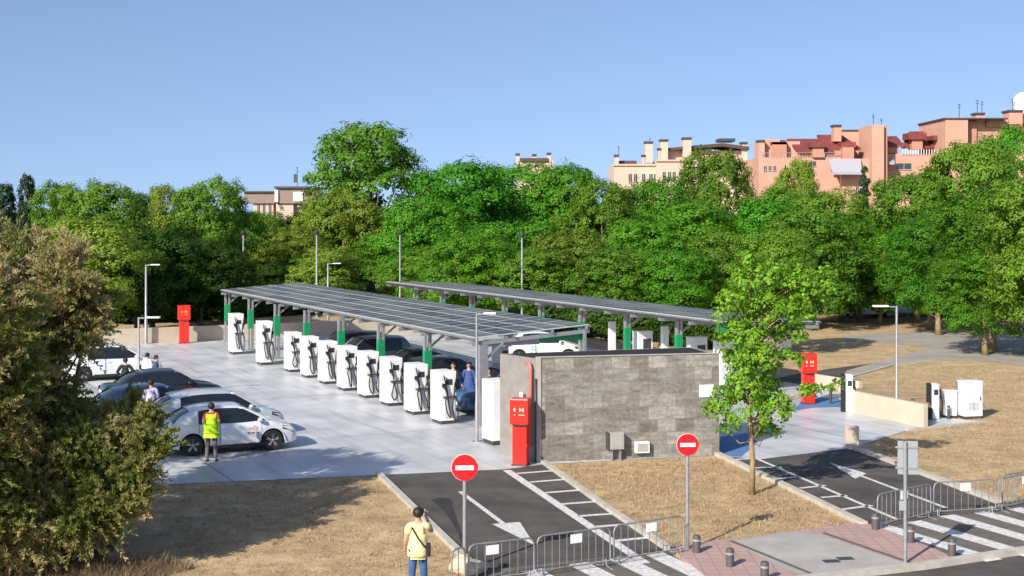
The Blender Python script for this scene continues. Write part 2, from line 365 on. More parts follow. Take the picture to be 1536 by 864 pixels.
# platform marks: bay lines, blue bays, dark patch on the ramp
bm = MB()
for k in range(8):
    t = -9.5+k*2.5
    if t < -6: continue
    a, b_ = S(-15.5, t), S(-11.2, t); n_ = V1*0.05
    bm.sheet([xy(a-n_), xy(b_-n_), xy(b_+n_), xy(a+n_)], 0.017)
tag(bm.build('bay_marking', M['white_paint']), kind='structure')
bl = MB(); bl.sheet([xy(G(*p)) for p in ((1079, 683), (1080, 656), (1120, 650), (1136, 664), (1112, 686))], 0.0165)
bl.sheet([xy(G(*p)) for p in ((1185, 618), (1212, 596), (1258, 598), (1268, 611), (1220, 612))], 0.0165)
tag(bl.build('blue_bay_marking', M['blue_paint']), kind='structure')
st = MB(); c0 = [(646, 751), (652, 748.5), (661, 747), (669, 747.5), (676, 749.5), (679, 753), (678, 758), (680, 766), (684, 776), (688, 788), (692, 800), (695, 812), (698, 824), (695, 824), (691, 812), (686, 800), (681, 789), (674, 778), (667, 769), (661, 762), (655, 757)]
st.sheet([xy(G(*p)) for p in c0], 0.0145)  # dark rounded patch tapering into a streak
tag(st.build('dark_patch', mat('dark_patch', (0.030, 0.028, 0.026), 0.85, vary=0.35, vscale=3)), kind='structure')
# park paths on the right
pp = MB().sheet([xy(G(*p)) for p in ((1262, 503), (1300, 501), (1400, 497), (1540, 505), (1760, 520), (1760, 565), (1560, 552), (1490, 543), (1400, 540), (1345, 547), (1262, 568), (1270, 556), (1350, 534), (1400, 521), (1330, 515), (1270, 512))], 0.010)
tag(pp.build('park_path', mat('path_paving', (0.33, 0.30, 0.26), 0.85, vary=0.14, vscale=0.6)), kind='structure')
tag(MB().sheet([xy(G(*p)) for p in ((1120, 605), (1130, 575), (1200, 560), (1262, 551), (1350, 540), (1262, 569), (1180, 584), (1190, 600))], 0.006).build('park_track', M['asphalt']), kind='structure')
# ================= vegetation =================
M['leaf_bright'] = leafmat('leaf_bright', (0.045, 0.18, 0.006), (0.125, 0.38, 0.016))
M['leaf_mid'] = leafmat('leaf_mid', (0.070, 0.18, 0.010), (0.185, 0.37, 0.026))
M['leaf_olive'] = leafmat('leaf_olive', (0.11, 0.19, 0.012), (0.27, 0.38, 0.04))
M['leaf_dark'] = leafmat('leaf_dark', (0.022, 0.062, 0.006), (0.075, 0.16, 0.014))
M['leaf_young'] = leafmat('leaf_young', (0.065, 0.18, 0.006), (0.28, 0.47, 0.03))
M['needle'] = leafmat('needle', (0.010, 0.030, 0.012), (0.030, 0.070, 0.025), 0.1)
M['feathery'] = leafmat('feathery', (0.15, 0.235, 0.025), (0.78, 0.64, 0.32), 0.45, 0.8)

def crown_points(lobes, nclump, nleaf, clump_r, g, shell=(0.72, 1.0)):
    """leaf clumps spread over the shells of several lobes -> centres, normals, tint"""
    lobes = np.array(lobes, dtype=float); wgt = (lobes[:, 3]*lobes[:, 4]+lobes[:, 4]*lobes[:, 5]+lobes[:, 3]*lobes[:, 5]); wgt /= wgt.sum()
    li = g.choice(len(lobes), nclump, p=wgt); u = unit(nclump, g)
    u[:, 2] = np.where(u[:, 2] < -0.45, -u[:, 2]*0.6, u[:, 2]); rr = g.uniform(shell[0], shell[1], nclump)
    cc = lobes[li, :3]+u*lobes[li, 3:6]*rr[:, None]
    # drop clumps buried deep inside another lobe
    keep = np.ones(nclump, bool)
    for L_ in lobes:
        q = (cc-L_[:3])/L_[3:6]; keep &= ~((q**2).sum(1) < 0.42)
    cc, u = cc[keep], u[keep]; n = len(cc)
    ct = g.uniform(0, 1, n)*0.65
    cr = clump_r*g.uniform(0.6, 1.35, n)
    k = nleaf
    off = g.normal(size=(n, k, 3)); off /= (np.linalg.norm(off, axis=2, keepdims=True)+1e-9); off *= (g.uniform(0, 1, (n, k, 1))**0.5)*cr[:, None, None]
    off[:, :, 2] *= 0.75
    c = (cc[:, None, :]+off).reshape(-1, 3)
    nr = (u[:, None, :]*0.9+off/cr[:, None, None]*1.0+g.normal(size=(n, k, 3))*0.33+np.array([0, 0, 0.30])).reshape(-1, 3)
    nr /= np.linalg.norm(nr, axis=1, keepdims=True)
    t = np.clip(np.repeat(ct, k)+g.uniform(0, 0.35, n*k), 0, 1)
    return c, nr, t
def lobes_for(H, Wd, base, n, g, kind='round'):
    ls = []; hc = (H-base)
    for i in range(n):
        f = (i+0.5)/n; z = base+hc*(0.12+0.78*f)
        prof = math.sin(pi*min(1, max(0, 0.10+0.80*f)))**0.7 if kind == 'round' else (1.05-0.75*f if kind == 'cone' else 0.6+0.4*math.sin(pi*f))
        a = i*2.399+g.uniform(-.5, .5); rad = Wd/2*prof*g.uniform(0.28, 0.66)
        r = Wd*g.uniform(0.16, 0.27)*(0.7+0.3*prof)
        ls.append((rad*cos(a), rad*sin(a), min(z, H-r*0.8), r, r, r*g.uniform(0.7, 1.0)))
    ls.append((0, 0, base+hc*0.45, Wd*0.30, Wd*0.30, hc*0.36))
    r = Wd*0.2; ls.append((g.uniform(-.1, .1)*Wd, 0, H-r*0.9, r, r, r*0.9))
    return ls
def trunk_mb(H, r0, lobes, g, limbs=7):
    mb = MB(); pts = []; n = 7; bx, by = g.uniform(-.03, .03, 2)*H
    for i in range(n):
        f = i/(n-1); pts.append((bx*f*f+0.03*H*0.2*math.sin(f*5), by*f*f, f*H*0.72))
    mb.tube(pts, [r0*(1.25 if i == 0 else 1-0.8*i/(n-1)) for i in range(n)], 9)
    idx = g.permutation(len(lobes))[:limbs]
    for j in idx:
        L_ = lobes[j]; z0 = min(max(H*0.14, L_[2]*0.5), H*0.6); f = z0/(H*0.72)
        a = Vector((bx*f*f, by*f*f, z0)); b = Vector(L_[:3]); m = (a+b)/2+Vector((0, 0, -0.06*H*0.3))
        mb.tube([a, m, b], [r0*0.45*(1-f*0.4), r0*0.28, r0*0.10], 6)
    return mb
PROTO = {}
def make_tree_proto(key, leafm, H, Wd, base, nl, kind, nclump, nleaf, lsize, clump_r, barkm='bark', seed=1, limbs=7, r0=None):
    g = np.random.default_rng(seed); lb = lobes_for(H, Wd, base, nl, g, kind)
    c, nr, t = crown_points(lb, nclump, nleaf, clump_r, g)
    v = leaf_quads(c, nr, lsize*g.uniform(0.65, 1.35, len(c)), g)
    me = fast_mesh('crown', v, len(c), 4, M[leafm], t)
    tm = trunk_mb(H, r0 or H*0.022, lb, g, limbs); mt = bpy.data.meshes.new('trunk'); mt.from_pydata(tm.v, [], tm.f); mt.materials.append(M[barkm])
    mt.polygons.foreach_set('use_smooth', [True]*len(mt.polygons))
    PROTO[key] = (me, mt, H, Wd)
make_tree_proto('plane_a', 'leaf_bright', 12, 10, 0.7, 22, 'round', 1250, 50, 0.235, 0.72, seed=11)
make_tree_proto('plane_b', 'leaf_bright', 12, 10, 0.6, 24, 'oval', 1250, 50, 0.235, 0.72, seed=12)
make_tree_proto('mid_a', 'leaf_mid', 12, 10, 0.6, 24, 'round', 1200, 50, 0.23, 0.68, seed=13)
make_tree_proto('mid_b', 'leaf_mid', 12, 9, 0.6, 26, 'oval', 1200, 50, 0.23, 0.66, seed=14)
make_tree_proto('olive_a', 'leaf_olive', 11, 10, 0.8, 20, 'round', 1200, 50, 0.215, 0.62, seed=15)
make_tree_proto('olive_b', 'leaf_olive', 11, 9, 0.5, 20, 'cone', 1200, 50, 0.215, 0.62, seed=16)
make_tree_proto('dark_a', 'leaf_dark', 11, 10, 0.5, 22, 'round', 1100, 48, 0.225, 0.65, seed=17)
make_tree_proto('fir', 'needle', 12, 5, 0.8, 30, 'cone', 800, 26, 0.26, 0.4, seed=18, limbs=10)
make_tree_proto('right_plane', 'leaf_bright', 11, 10, 1.3, 24, 'round', 2000, 44, 0.175, 0.50, seed=19, barkm='pale_bark')
make_tree_proto('right_mid', 'leaf_mid', 11, 9, 1.2, 24, 'oval', 2000, 44, 0.175, 0.50, seed=20, barkm='pale_bark')
def tree_at(px, top, d, wpx, key, label, group=None, name='leafy_tree', hgt=None):
    me, mt, H, Wd = PROTO[key]; X = (px-CX)/F*d; h = HC+(HY-top)/F*d if hgt is None else hgt; wd = wpx*1.22/F*d
    r = thing(name, label, 'tree', (X, d, 0), random.uniform(0, 6.28), group, (wd/Wd, wd/Wd, h/H))
    link('crown', me, r); link('trunk', mt, r); return r
TG = 'leafy trees of the park behind the station'
TREES = [
 (8, 274, 118, 46, 'fir', 'dark conifer at the far left edge of the skyline', 'conifer_tree'),
 (40, 260, 122, 40, 'fir', 'taller pointed dark conifer on the left skyline', 'conifer_tree'),
 (88, 272, 110, 84, 'mid_b', 'small rounded tree between the pointed conifers and the broad left tree'),
 (160, 275, 92, 160, 'mid_a', 'broad mid-green tree above the feathery shrub, left of the centre gap'),
 (120, 330, 78, 190, 'olive_a', 'olive green tree directly behind the feathery shrub'),
 (250, 279, 108, 88, 'olive_a', 'narrow olive tree in the dip of the left skyline'),
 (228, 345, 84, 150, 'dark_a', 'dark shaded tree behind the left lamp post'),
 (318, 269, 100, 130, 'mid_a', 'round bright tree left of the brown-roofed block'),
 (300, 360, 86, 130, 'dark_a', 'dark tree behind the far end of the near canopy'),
 (385, 322, 116, 110, 'mid_b', 'green tree right below the brown-roofed block'),
 (440, 340, 112, 120, 'olive_a', 'yellowish olive tree below and right of the brown-roofed block'),
 (490, 370, 100, 120, 'olive_b', 'low olive tree in front of the tallest tree'),
 (556, 183, 128, 178, 'mid_b', 'tallest tree of the park, rising well above the skyline'),
 (590, 350, 118, 140, 'mid_a', 'leafy tree at the right foot of the tallest tree'),
 (515, 285, 122, 125, 'olive_a', 'olive tree leaning on the left side of the tallest tree'),
 (690, 240, 112, 170, 'plane_a', 'bright green tree right of the tallest tree'),
 (645, 300, 104, 130, 'plane_b', 'bright green tree over the far end of the rear canopy'),
 (765, 246, 118, 160, 'plane_b', 'bright green tree in front of the roofs with small chimneys'),
 (845, 243, 116, 130, 'plane_a', 'bright rounded tree just right of the small chimneys'),
 (760, 330, 99, 160, 'plane_a', 'wide bright tree behind the middle of the rear canopy'),
 (905, 270, 110, 120, 'mid_a', 'tree whose top meets the left corner of the cream block'),
 (862, 345, 92, 140, 'olive_a', 'yellow-green tree low behind the rear canopy'),
 (985, 268, 118, 120, 'plane_b', 'tree half covering the windows of the cream block'),
 (955, 330, 96, 150, 'plane_b', 'saturated green tree in front of the cream block'),
 (1075, 226, 124, 120, 'mid_a', 'tree crest rising before the right end of the cream block'),
 (1045, 300, 98, 160, 'plane_a', 'wide saturated green tree over the near end of the rear canopy'),
 (1150, 300, 100, 140, 'plane_b', 'green tree in front of the left terracotta gables'),
 (1195, 240, 120, 84, 'olive_a', 'small pointed light tree before the red gabled roofs'),
 (1160, 345, 70, 130, 'right_mid', 'light green tree right behind the young sapling'),
 (1238, 285, 100, 140, 'mid_a', 'tree hiding the foot of the terracotta walls under the grey awning'),
 (1170, 282, 104, 120, 'mid_b', 'tree under the left terracotta gable and chimney'),
 (1215, 310, 86, 150, 'mid_b', 'dense tree to the right behind the young sapling'),
 (1262, 322, 92, 120, 'plane_a', 'green tree just left of the cypress'),
]
for i, T in enumerate(TREES):
    nm = T[6] if len(T) > 6 else 'leafy_tree'
    tree_at(T[0], T[1], T[2], T[3], T[4], T[5], TG if nm == 'leafy_tree' else 'conifers on the left skyline', nm)
RT = [
 (1375, 262, 92, 150, 'right_mid', 'tree in front of the tall terracotta wall with white awnings'),
 (1335, 315, 98, 120, 'right_plane', 'bright tree just right of the cypress'),
 (1455, 215, 92, 150, 'right_mid', 'tall tree under the roof antennas at right'),
 (1525, 190, 98, 150, 'right_plane', 'tallest tree at the right edge, below the white dish'),
 (1408, 318, 82, 150, 'right_plane', 'bright tree over the distant parked cars'),
 (1490, 282, 72, 190, 'right_plane', 'big saturated green tree above the park path at right'),
 (1580, 250, 66, 200, 'right_mid', 'tree cut by the right edge of the picture'),
 (1478, 372, 70, 150, 'right_plane', 'low hanging tree at the right end of the park path'),
 (1395, 372, 86, 110, 'right_mid', 'lower tree right in front of the distant car row'),
 (1320, 385, 90, 90, 'right_mid', 'lower tree left of the top of the right lamp post'),
]
for T in RT: tree_at(*T[:6], TG)
# slim cypress in front of the terracotta block
make_tree_proto('cypress', 'needle', 14, 2.4, 0.5, 34, 'oval', 1500, 26, 0.22, 0.3, seed=21, limbs=2)
r = tree_at(1297, 250, 150, 17, 'cypress', 'slim dark cypress in front of the awning of the terracotta block', None, 'cypress_tree')
# far rows that close the view below the skyline
k = 0
for px in range(-60, 1640, 105):
    tree_at(px+random.uniform(-25, 25), 318+random.uniform(-6, 6), 172+random.uniform(-8, 8), 130, ('mid_a', 'plane_b', 'dark_a')[k % 3], 'tree of the distant belt glimpsed between the nearer crowns', 'distant tree belt'); k += 1
for T in ((205, 372, 82, 120, 'dark_a', 'dark tree over the low wall between the left lamp post and the far red cabinet'), (340, 372, 92, 110, 'dark_a', 'dark tree right behind the far left corner of the near canopy'), (272, 392, 88, 110, 'dark_a', 'lowest dark tree straight above the far red cabinet'),
          (700, 352, 92, 130, 'plane_b', 'bright low tree behind the far half of the rear canopy'), (640, 372, 100, 120, 'mid_a', 'low leafy tree beyond the far tip of the rear canopy'), (800, 372, 90, 120, 'mid_b', 'mid-green low tree right of the tall lamp behind the rear canopy'), (925, 372, 88, 130, 'mid_a', 'low tree above the first green column of the rear canopy'), (1020, 372, 86, 120, 'plane_a', 'low saturated tree above the last columns of the rear canopy'), (1085, 345, 90, 120, 'mid_b', 'dense green tree left behind the young sapling'),
          (1290, 345, 92, 130, 'plane_a', 'tree above the red fire cabinet and the park path'), (455, 385, 104, 110, 'mid_b', 'low tree between the two old style lamps'), (400, 392, 100, 100, 'dark_a', 'low dark tree above the middle of the near canopy far edge')):
    tree_at(*T[:6], TG)
# undergrowth bushes; those past the low wall are added to fill in dark shade
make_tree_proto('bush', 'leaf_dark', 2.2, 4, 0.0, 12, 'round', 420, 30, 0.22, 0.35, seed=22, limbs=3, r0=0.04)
for (px, py, wp_, h_, lb) in ((560, 424, 100, 1.8, 'round bush left of the far end of the rear canopy'), (610, 448, 60, 1.0, 'small bush beyond the far end of the near canopy'), (840, 462, 110, 1.9, 'bush behind the middle of the rear canopy'), (905, 466, 90, 1.9, 'dark bush behind the rear charging cabinets'), (980, 470, 120, 2.0, 'wide bush behind the rear canopy columns'), (1075, 480, 80, 1.8, 'far dark bush glimpsed past the near end of the rear canopy'), (835, 498, 110, 1.9, 'dark bush past the rear canopy, above the left third of the stone wall'), (895, 505, 110, 2.0, 'dark bush left of the first tall green column above the stone wall'), (955, 511, 110, 1.9, 'dark bush between the two tall green columns of the rear canopy'), (1015, 517, 110, 2.0, 'dark bush right of the second tall green column'), (1075, 523, 110, 1.9, 'dark bush at the near end of the rear canopy beside the sapling'), (250, 482, 130, 1.5, 'dark bush added as shade behind the low wall at left'), (310, 478, 110, 1.6, 'dark bush added as shade behind the low wall right of the far red cabinet'), (190, 484, 120, 1.5, 'dark bush added as shade behind the low wall left of the tall lamp post'), (375, 474, 120, 1.7, 'dark bush added as shade between the far columns of the near canopy'), (440, 470, 120, 1.7, 'dark bush added as shade under the far third of the near canopy'), (520, 466, 130, 1.7, 'dark bush added as shade below the middle of the near canopy')):
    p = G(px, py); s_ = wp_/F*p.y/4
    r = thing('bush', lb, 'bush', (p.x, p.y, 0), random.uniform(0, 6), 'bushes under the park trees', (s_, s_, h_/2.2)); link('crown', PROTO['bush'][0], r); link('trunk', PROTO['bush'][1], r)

# --- young tree on the verge ---
g = np.random.default_rng(31); d0 = 34.9; yb = G(1128, 742)
def lob(px, py, rp, dd=0.0, sz=1.0):
    p = P(px, py, d0+dd)-yb; r = rp*0.84/F*d0; return (p.x, p.y, p.z, r, r, r*sz)
yl = [lob(1122,620,52), lob(1085,612,34,.3), lob(1162,618,38,-.3), lob(1090,645,22), lob(1150,648,24,.2), lob(1128,560,44,.2), lob(1125,510,42), lob(1150,470,40,-.3), lob(1175,440,36,.3), lob(1200,470,32), lob(1140,420,36), lob(1222,448,30,.2), lob(1205,420,30), lob(1098,520,24), lob(1240,415,22), lob(1085,470,20), lob(1182,540,26,.2), lob(1118,585,44,-.4), lob(1150,590,34,.5), lob(1110,545,36,.3), lob(1145,540,34,-.4), lob(1105,500,34,0), lob(1125,470,36,.4),
      lob(1100,450,30,-.3), lob(1160,500,28,.5), lob(1120,420,30,0), lob(1145,440,34,.4), lob(1180,470,30,-.3), lob(1190,500,26,0), lob(1205,455,30,.4), lob(1232,432,24,0), lob(1165,405,26,0), lob(1125,395,20,.2), lob(1212,588,22,.2,.6), lob(1245,580,17,0,.55), lob(1262,572,12,0,.5)]
c, nr, t = crown_points(yl, 2900, 17, 0.17, g, (0.25, 1.0))
me = fast_mesh('crown', leaf_quads(c, nr, 0.09*g.uniform(0.6, 1.4, len(c)), g, 0.8), len(c), 4, M['leaf_young'], t)
yt = thing('young_tree', 'slender young tree with light green leaves on the dry verge between the two ramps', 'tree', (yb.x, yb.y, 0))
link('crown', me, yt)
tm = MB(); tm.tube([(0,0,0),(0.02,0,0.9),(-.05,0,1.8),(0,.1,3.0),(-.1,.1,4.2),(0.0,.1,5.6)], [0.085,0.07,0.06,0.05,0.035,0.012], 8)
for L_ in yl[2:]:
    tm.tube([(0, 0.05, max(1.4, L_[2]-1.0)), (L_[0]*.5, L_[1]*.5, L_[2]-.35), (L_[0], L_[1], L_[2])], [0.028, 0.018, 0.006], 5)
tm.build('trunk', M['pale_bark'], yt, smooth='all')

# --- feathery tamarisks at the left ---
def tamarisk(name, label, base, lobes, nplume, per, seed, lsz=0.10, tanb=0.0, plen=1.0):
    g = np.random.default_rng(seed); lobes = np.array(lobes)
    wgt = lobes[:, 3]**2; wgt = wgt/wgt.sum(); ns = nplume//26; sl_i = g.choice(len(lobes), ns, p=wgt); su = unit(ns, g); su[:, 1] -= 0.25*np.abs(g.normal(size=ns))
    pk = g.integers(0, ns, nplume); li = sl_i[pk]; stn = g.normal(size=ns)*0.20; slen = g.uniform(0.55, 1.3, ns)
    u = su[pk]/np.linalg.norm(su[pk], axis=1, keepdims=True)+g.normal(size=(nplume, 3))*0.20; u /= np.linalg.norm(u, axis=1, keepdims=True)
    st_ = lobes[li, :3]+u*lobes[li, 3:6]*g.uniform(0.35, 0.95, nplume)[:, None]
    dirs = u*0.9+np.array([0, 0, 0.75])+g.normal(size=(nplume, 3))*0.35; dirs /= np.linalg.norm(dirs, axis=1, keepdims=True)
    Ln = g.uniform(0.35, 0.95, nplume)*slen[pk]*plen
    s = g.uniform(0, 1, (nplume, per)); drop = (s**2)[:, :, None]*np.array([0, 0, -0.35])*Ln[:, None, None]
    c = st_[:, None, :]+dirs[:, None, :]*(s*Ln[:, None])[:, :, None]+drop
    side = g.normal(size=(nplume, per, 3)); side /= np.linalg.norm(side, axis=2, keepdims=True)
    spread_ = (0.10*(1-s)+0.03)[:, :, None]; c = c+side*spread_*g.uniform(0.2, 1, (nplume, per, 1))
    ax = dirs[:, None, :]*0.8+side*0.75; ax /= np.linalg.norm(ax, axis=2, keepdims=True)
    zc = st_[:, 2]
    patch = np.sin(st_[:, 0]*1.7+1)*np.cos(st_[:, 2]*1.5+st_[:, 0])*0.22
    ct = np.clip(0.10+0.062*(zc-2.2)+np.clip((1.5-zc)*0.5, 0, 0.7)+patch*1.3+tanb+g.normal(size=nplume)*0.10+stn[pk], 0, 1)
    t = np.clip(ct[:, None]+s*0.18+g.normal(size=(nplume, per))*0.06, 0, 1).ravel()
    c = c.reshape(-1, 3); ax = ax.reshape(-1, 3); n = len(c)
    b = np.cross(ax, unit(n, g)); b /= np.linalg.norm(b, axis=1, keepdims=True)+1e-9
    L_ = (lsz*g.uniform(0.5, 1.5, n))[:, None]; wv = 0.017
    v = np.stack([c-ax*L_*.5, c-b*wv, c+ax*L_*.5, c+b*wv], axis=1).reshape(-1, 3)-np.array(base)
    me = fast_mesh('crown', v, n, 4, M['feathery'], t)
    r = thing(name, label, 'shrub', base); link('foliage', me, r)
    tm = MB(); bx = Vector(base)
    for j in range(len(lobes)):
        e = Vector(lobes[j, :3])-bx; a = Vector((g.uniform(-.5, .5), g.uniform(-.3, .3), 0)); m = a.lerp(e, .5)+Vector((g.uniform(-.3, .3), g.uniform(-.3, .3), 0.3))
        tm.tube([a, m, e], [0.09, 0.055, 0.02], 6)
    for j in range(150):
        L_ = lobes[g.integers(len(lobes))]; e = Vector(L_[:3])-bx+Vector(unit(1, g)[0])*L_[3]*0.98; a = Vector(L_[:3])-bx
        tm.tube([a, a.lerp(e, .5)+Vector((0, 0, .1)), e], [0.018, 0.012, 0.005], 4)
    tm.build('branches', M['bark'], r, smooth='all'); return r
def tl(px, py, rp, d, sz=1.0):
    p = P(px, py, d); r = rp/F*d; return (p.x, p.y, p.z, r, r*1.1, r*sz)
big = [(-17.6, 35.0, 5.2, 2.3, 2.5, 2.3), (-15.6, 33.4, 5.9, 1.7, 2.0, 1.6), (-18.5, 33.0, 3.0, 2.5, 2.5, 2.5), (-16.4, 36.6, 5.0, 1.6, 1.8, 1.9), tl(-60,480,110,26.5), tl(0,600,80,27.3), tl(-120,600,150,26), tl(-30,540,80,27), tl(-150,450,110,27), tl(35,405,60,30.5), tl(105,425,50,30), tl(140,450,30,30), tl(110,500,44,30), tl(90,500,52,30), tl(20,510,80,29.5), tl(-60,440,100,31), tl(60,590,70,29.6), tl(-70,580,120,30), tl(125,455,26,30), tl(60,385,36,30.6), tl(118,530,26,30.0), tl(20,650,90,28.8), tl(110,640,50,29.2), tl(-40,390,60,31.5), tl(0,460,80,32), tl(50,480,60,32)]  # lobes in plain coordinates: unseen crown added to shade the parked cars
tamarisk('tamarisk', 'tall feathery tamarisk with tan plumes at the left edge', (P(20, 800, 30).x, 30.0, 0), big, 12500, 46, 41, 0.11, 0.02)
low = [tl(212,650,30,28.4), tl(232,692,24,28.0), tl(185,622,24,29), tl(200,745,28,27.6), tl(165,665,34,28.2), tl(200,690,32,27.8), tl(130,700,60,28), tl(60,715,70,27.6), tl(30,775,60,27.0), tl(120,765,46,27.2), tl(-40,790,80,26.6), tl(185,775,26,27.3), tl(75,800,36,26.8), tl(188,640,24,28.8), tl(150,640,26,29.2), tl(200,722,22,27.6), tl(0,720,90,27.5), tl(170,740,44,27.4)]
tamarisk('tamarisk', 'lower greener feathery shrub reaching towards the parked cars', (P(120, 800, 28).x, 28.0, 0), low, 6500, 46, 42, 0.10, 0.02, 0.75)

# --- dry grass ---
def inside(x, y, poly_):
    n = len(poly_); r_ = np.zeros(len(x), bool); j = n-1
    for i in range(n):
        xi, yi, xj, yj = poly_[i][0], poly_[i][1], poly_[j][0], poly_[j][1]
        c_ = ((yi > y) != (yj > y)) & (x < (xj-xi)*(y-yi)/(yj-yi+1e-12)+xi); r_ ^= c_; j = i
    return r_
M['straw'] = leafmat('straw', (0.30, 0.20, 0.10), (0.66, 0.51, 0.31), 0.3, 0.85)
def grass(name, zones, n, hgt, seed, wid=0.012, lean=0.6):
    g = np.random.default_rng(seed); Z = [[xy(G(*p)) for p in z] for z in zones]
    xs, ys = [], []
    for z in Z:
        a = np.array(z); lo, hi = a.min(0), a.max(0); m = n
        x = g.uniform(lo[0], hi[0], m); y = g.uniform(lo[1], hi[1], m); ok = inside(x, y, z)
        for q in EXC: ok &= ~inside(x, y, q)
        xs.append(x[ok]); ys.append(y[ok])
    x, y = np.concatenate(xs), np.concatenate(ys)
    dens = np.sin(x*1.9+np.cos(y*1.3)*2)*np.cos(y*2.1+x*.7); ok = g.uniform(-1.6, 1, len(x)) < dens; x, y = x[ok], y[ok]
    k = 5; x = np.repeat(x, k)+g.normal(size=len(x)*k)*0.05; y = np.repeat(y, k)+g.normal(size=len(y)*k)*0.05; n_ = len(x)
    h = hgt*g.uniform(0.3, 1.3, n_); a = g.uniform(0, 6.28, n_); dx, dy = np.cos(a), np.sin(a); l = lean*h*g.uniform(0, 1.5, n_)
    b = g.uniform(0, 6.28, n_); wx, wy = np.cos(b)*wid, np.sin(b)*wid; z0 = np.zeros(n_)
    v = np.stack([np.stack([x-wx, y-wy, z0], 1), np.stack([x+wx, y+wy, z0], 1), np.stack([x+dx*l, y+dy*l, h], 1)], 1).reshape(-1, 3)
    me = fast_mesh(name, v, n_, 3, M['straw'], g.uniform(0, 1, n_)); return tag(link(name, me), 'short dry straw-coloured grass on the verges', 'grass', kind='stuff')
M['dead'] = leafmat('dead_grass', (0.16, 0.11, 0.06), (0.46, 0.36, 0.20), 0.25, 0.85)
EXC = [[xy(p) for p in PLAT], [xy(p) for p in RAMP1], [xy(p) for p in RAMP2], [xy(p) for p in SW]]
ZA = [(-60, 740), (258, 729), (568, 715), (712, 858), (690, 960), (-60, 960)]
ZB = [(822, 699), (1072, 686), (1292, 788), (1000, 822)]
ZC = [(1290, 676), (1360, 650), (1600, 615), (1700, 720), (1530, 752)]
ZD = [(1290, 590), (1262, 574), (1345, 552), (1400, 546), (1600, 560), (1640, 640), (1400, 640), (1290, 600)]
grass('dry_grass', [ZA, ZB, ZC, ZD], 5200, 0.055, 51, 0.009, 1.6)
grass('dry_grass_tufts', [ZA, ZB, ZC, ZD], 2600, 0.11, 52, 0.008, 1.1)
def scrub(name, label, base, n, seed, rad, hgt):
    g = np.random.default_rng(seed); a = g.uniform(0, 6.28, n); r_ = rad*np.sqrt(g.uniform(0, 1, n)); x, y = np.cos(a)*r_*1.5, np.sin(a)*r_
    h = hgt*g.uniform(.15, 1.1, n)**1.3*(1.15-0.7*(r_/rad))*(0.55+0.6*np.abs(np.sin(x*4.1+2*np.cos(y*5.3))))*1.2; b = g.uniform(0, 6.28, n); w_ = 0.008; l = h*g.uniform(0, 1.5, n); c = g.uniform(0, 6.28, n); z0 = np.zeros(n)
    v = np.stack([np.stack([x-np.cos(b)*w_, y-np.sin(b)*w_, z0], 1), np.stack([x+np.cos(b)*w_, y+np.sin(b)*w_, z0], 1), np.stack([x+np.cos(c)*l, y+np.sin(c)*l, h], 1)], 1).reshape(-1, 3)
    o = link(name, fast_mesh(name, v, n, 3, M['dead'], np.clip(g.uniform(0, 1, n)*(0.35+0.65*np.abs(np.sin(x*3.3+y*2.7))), 0, 1))); o.location = base; return tag(o, label, 'dry bush')
scrub('dry_bush', 'brown dry bush at the foot of the tall tamarisk, left edge', (P(20, 830, 27.2).x, 27.2, 0), 4000, 61, 1.1, 0.40)
scrub('dry_bush', 'brown dry bush with twigs below the greener feathery shrub', (P(150, 830, 27.0).x, 27.0, 0), 3500, 62, 0.9, 0.32)
scrub('dry_bush', 'low straw tuft where the feathery shrub meets the bare verge', (P(225, 830, 27.6).x, 27.6, 0), 1500, 63, 0.6, 0.30)
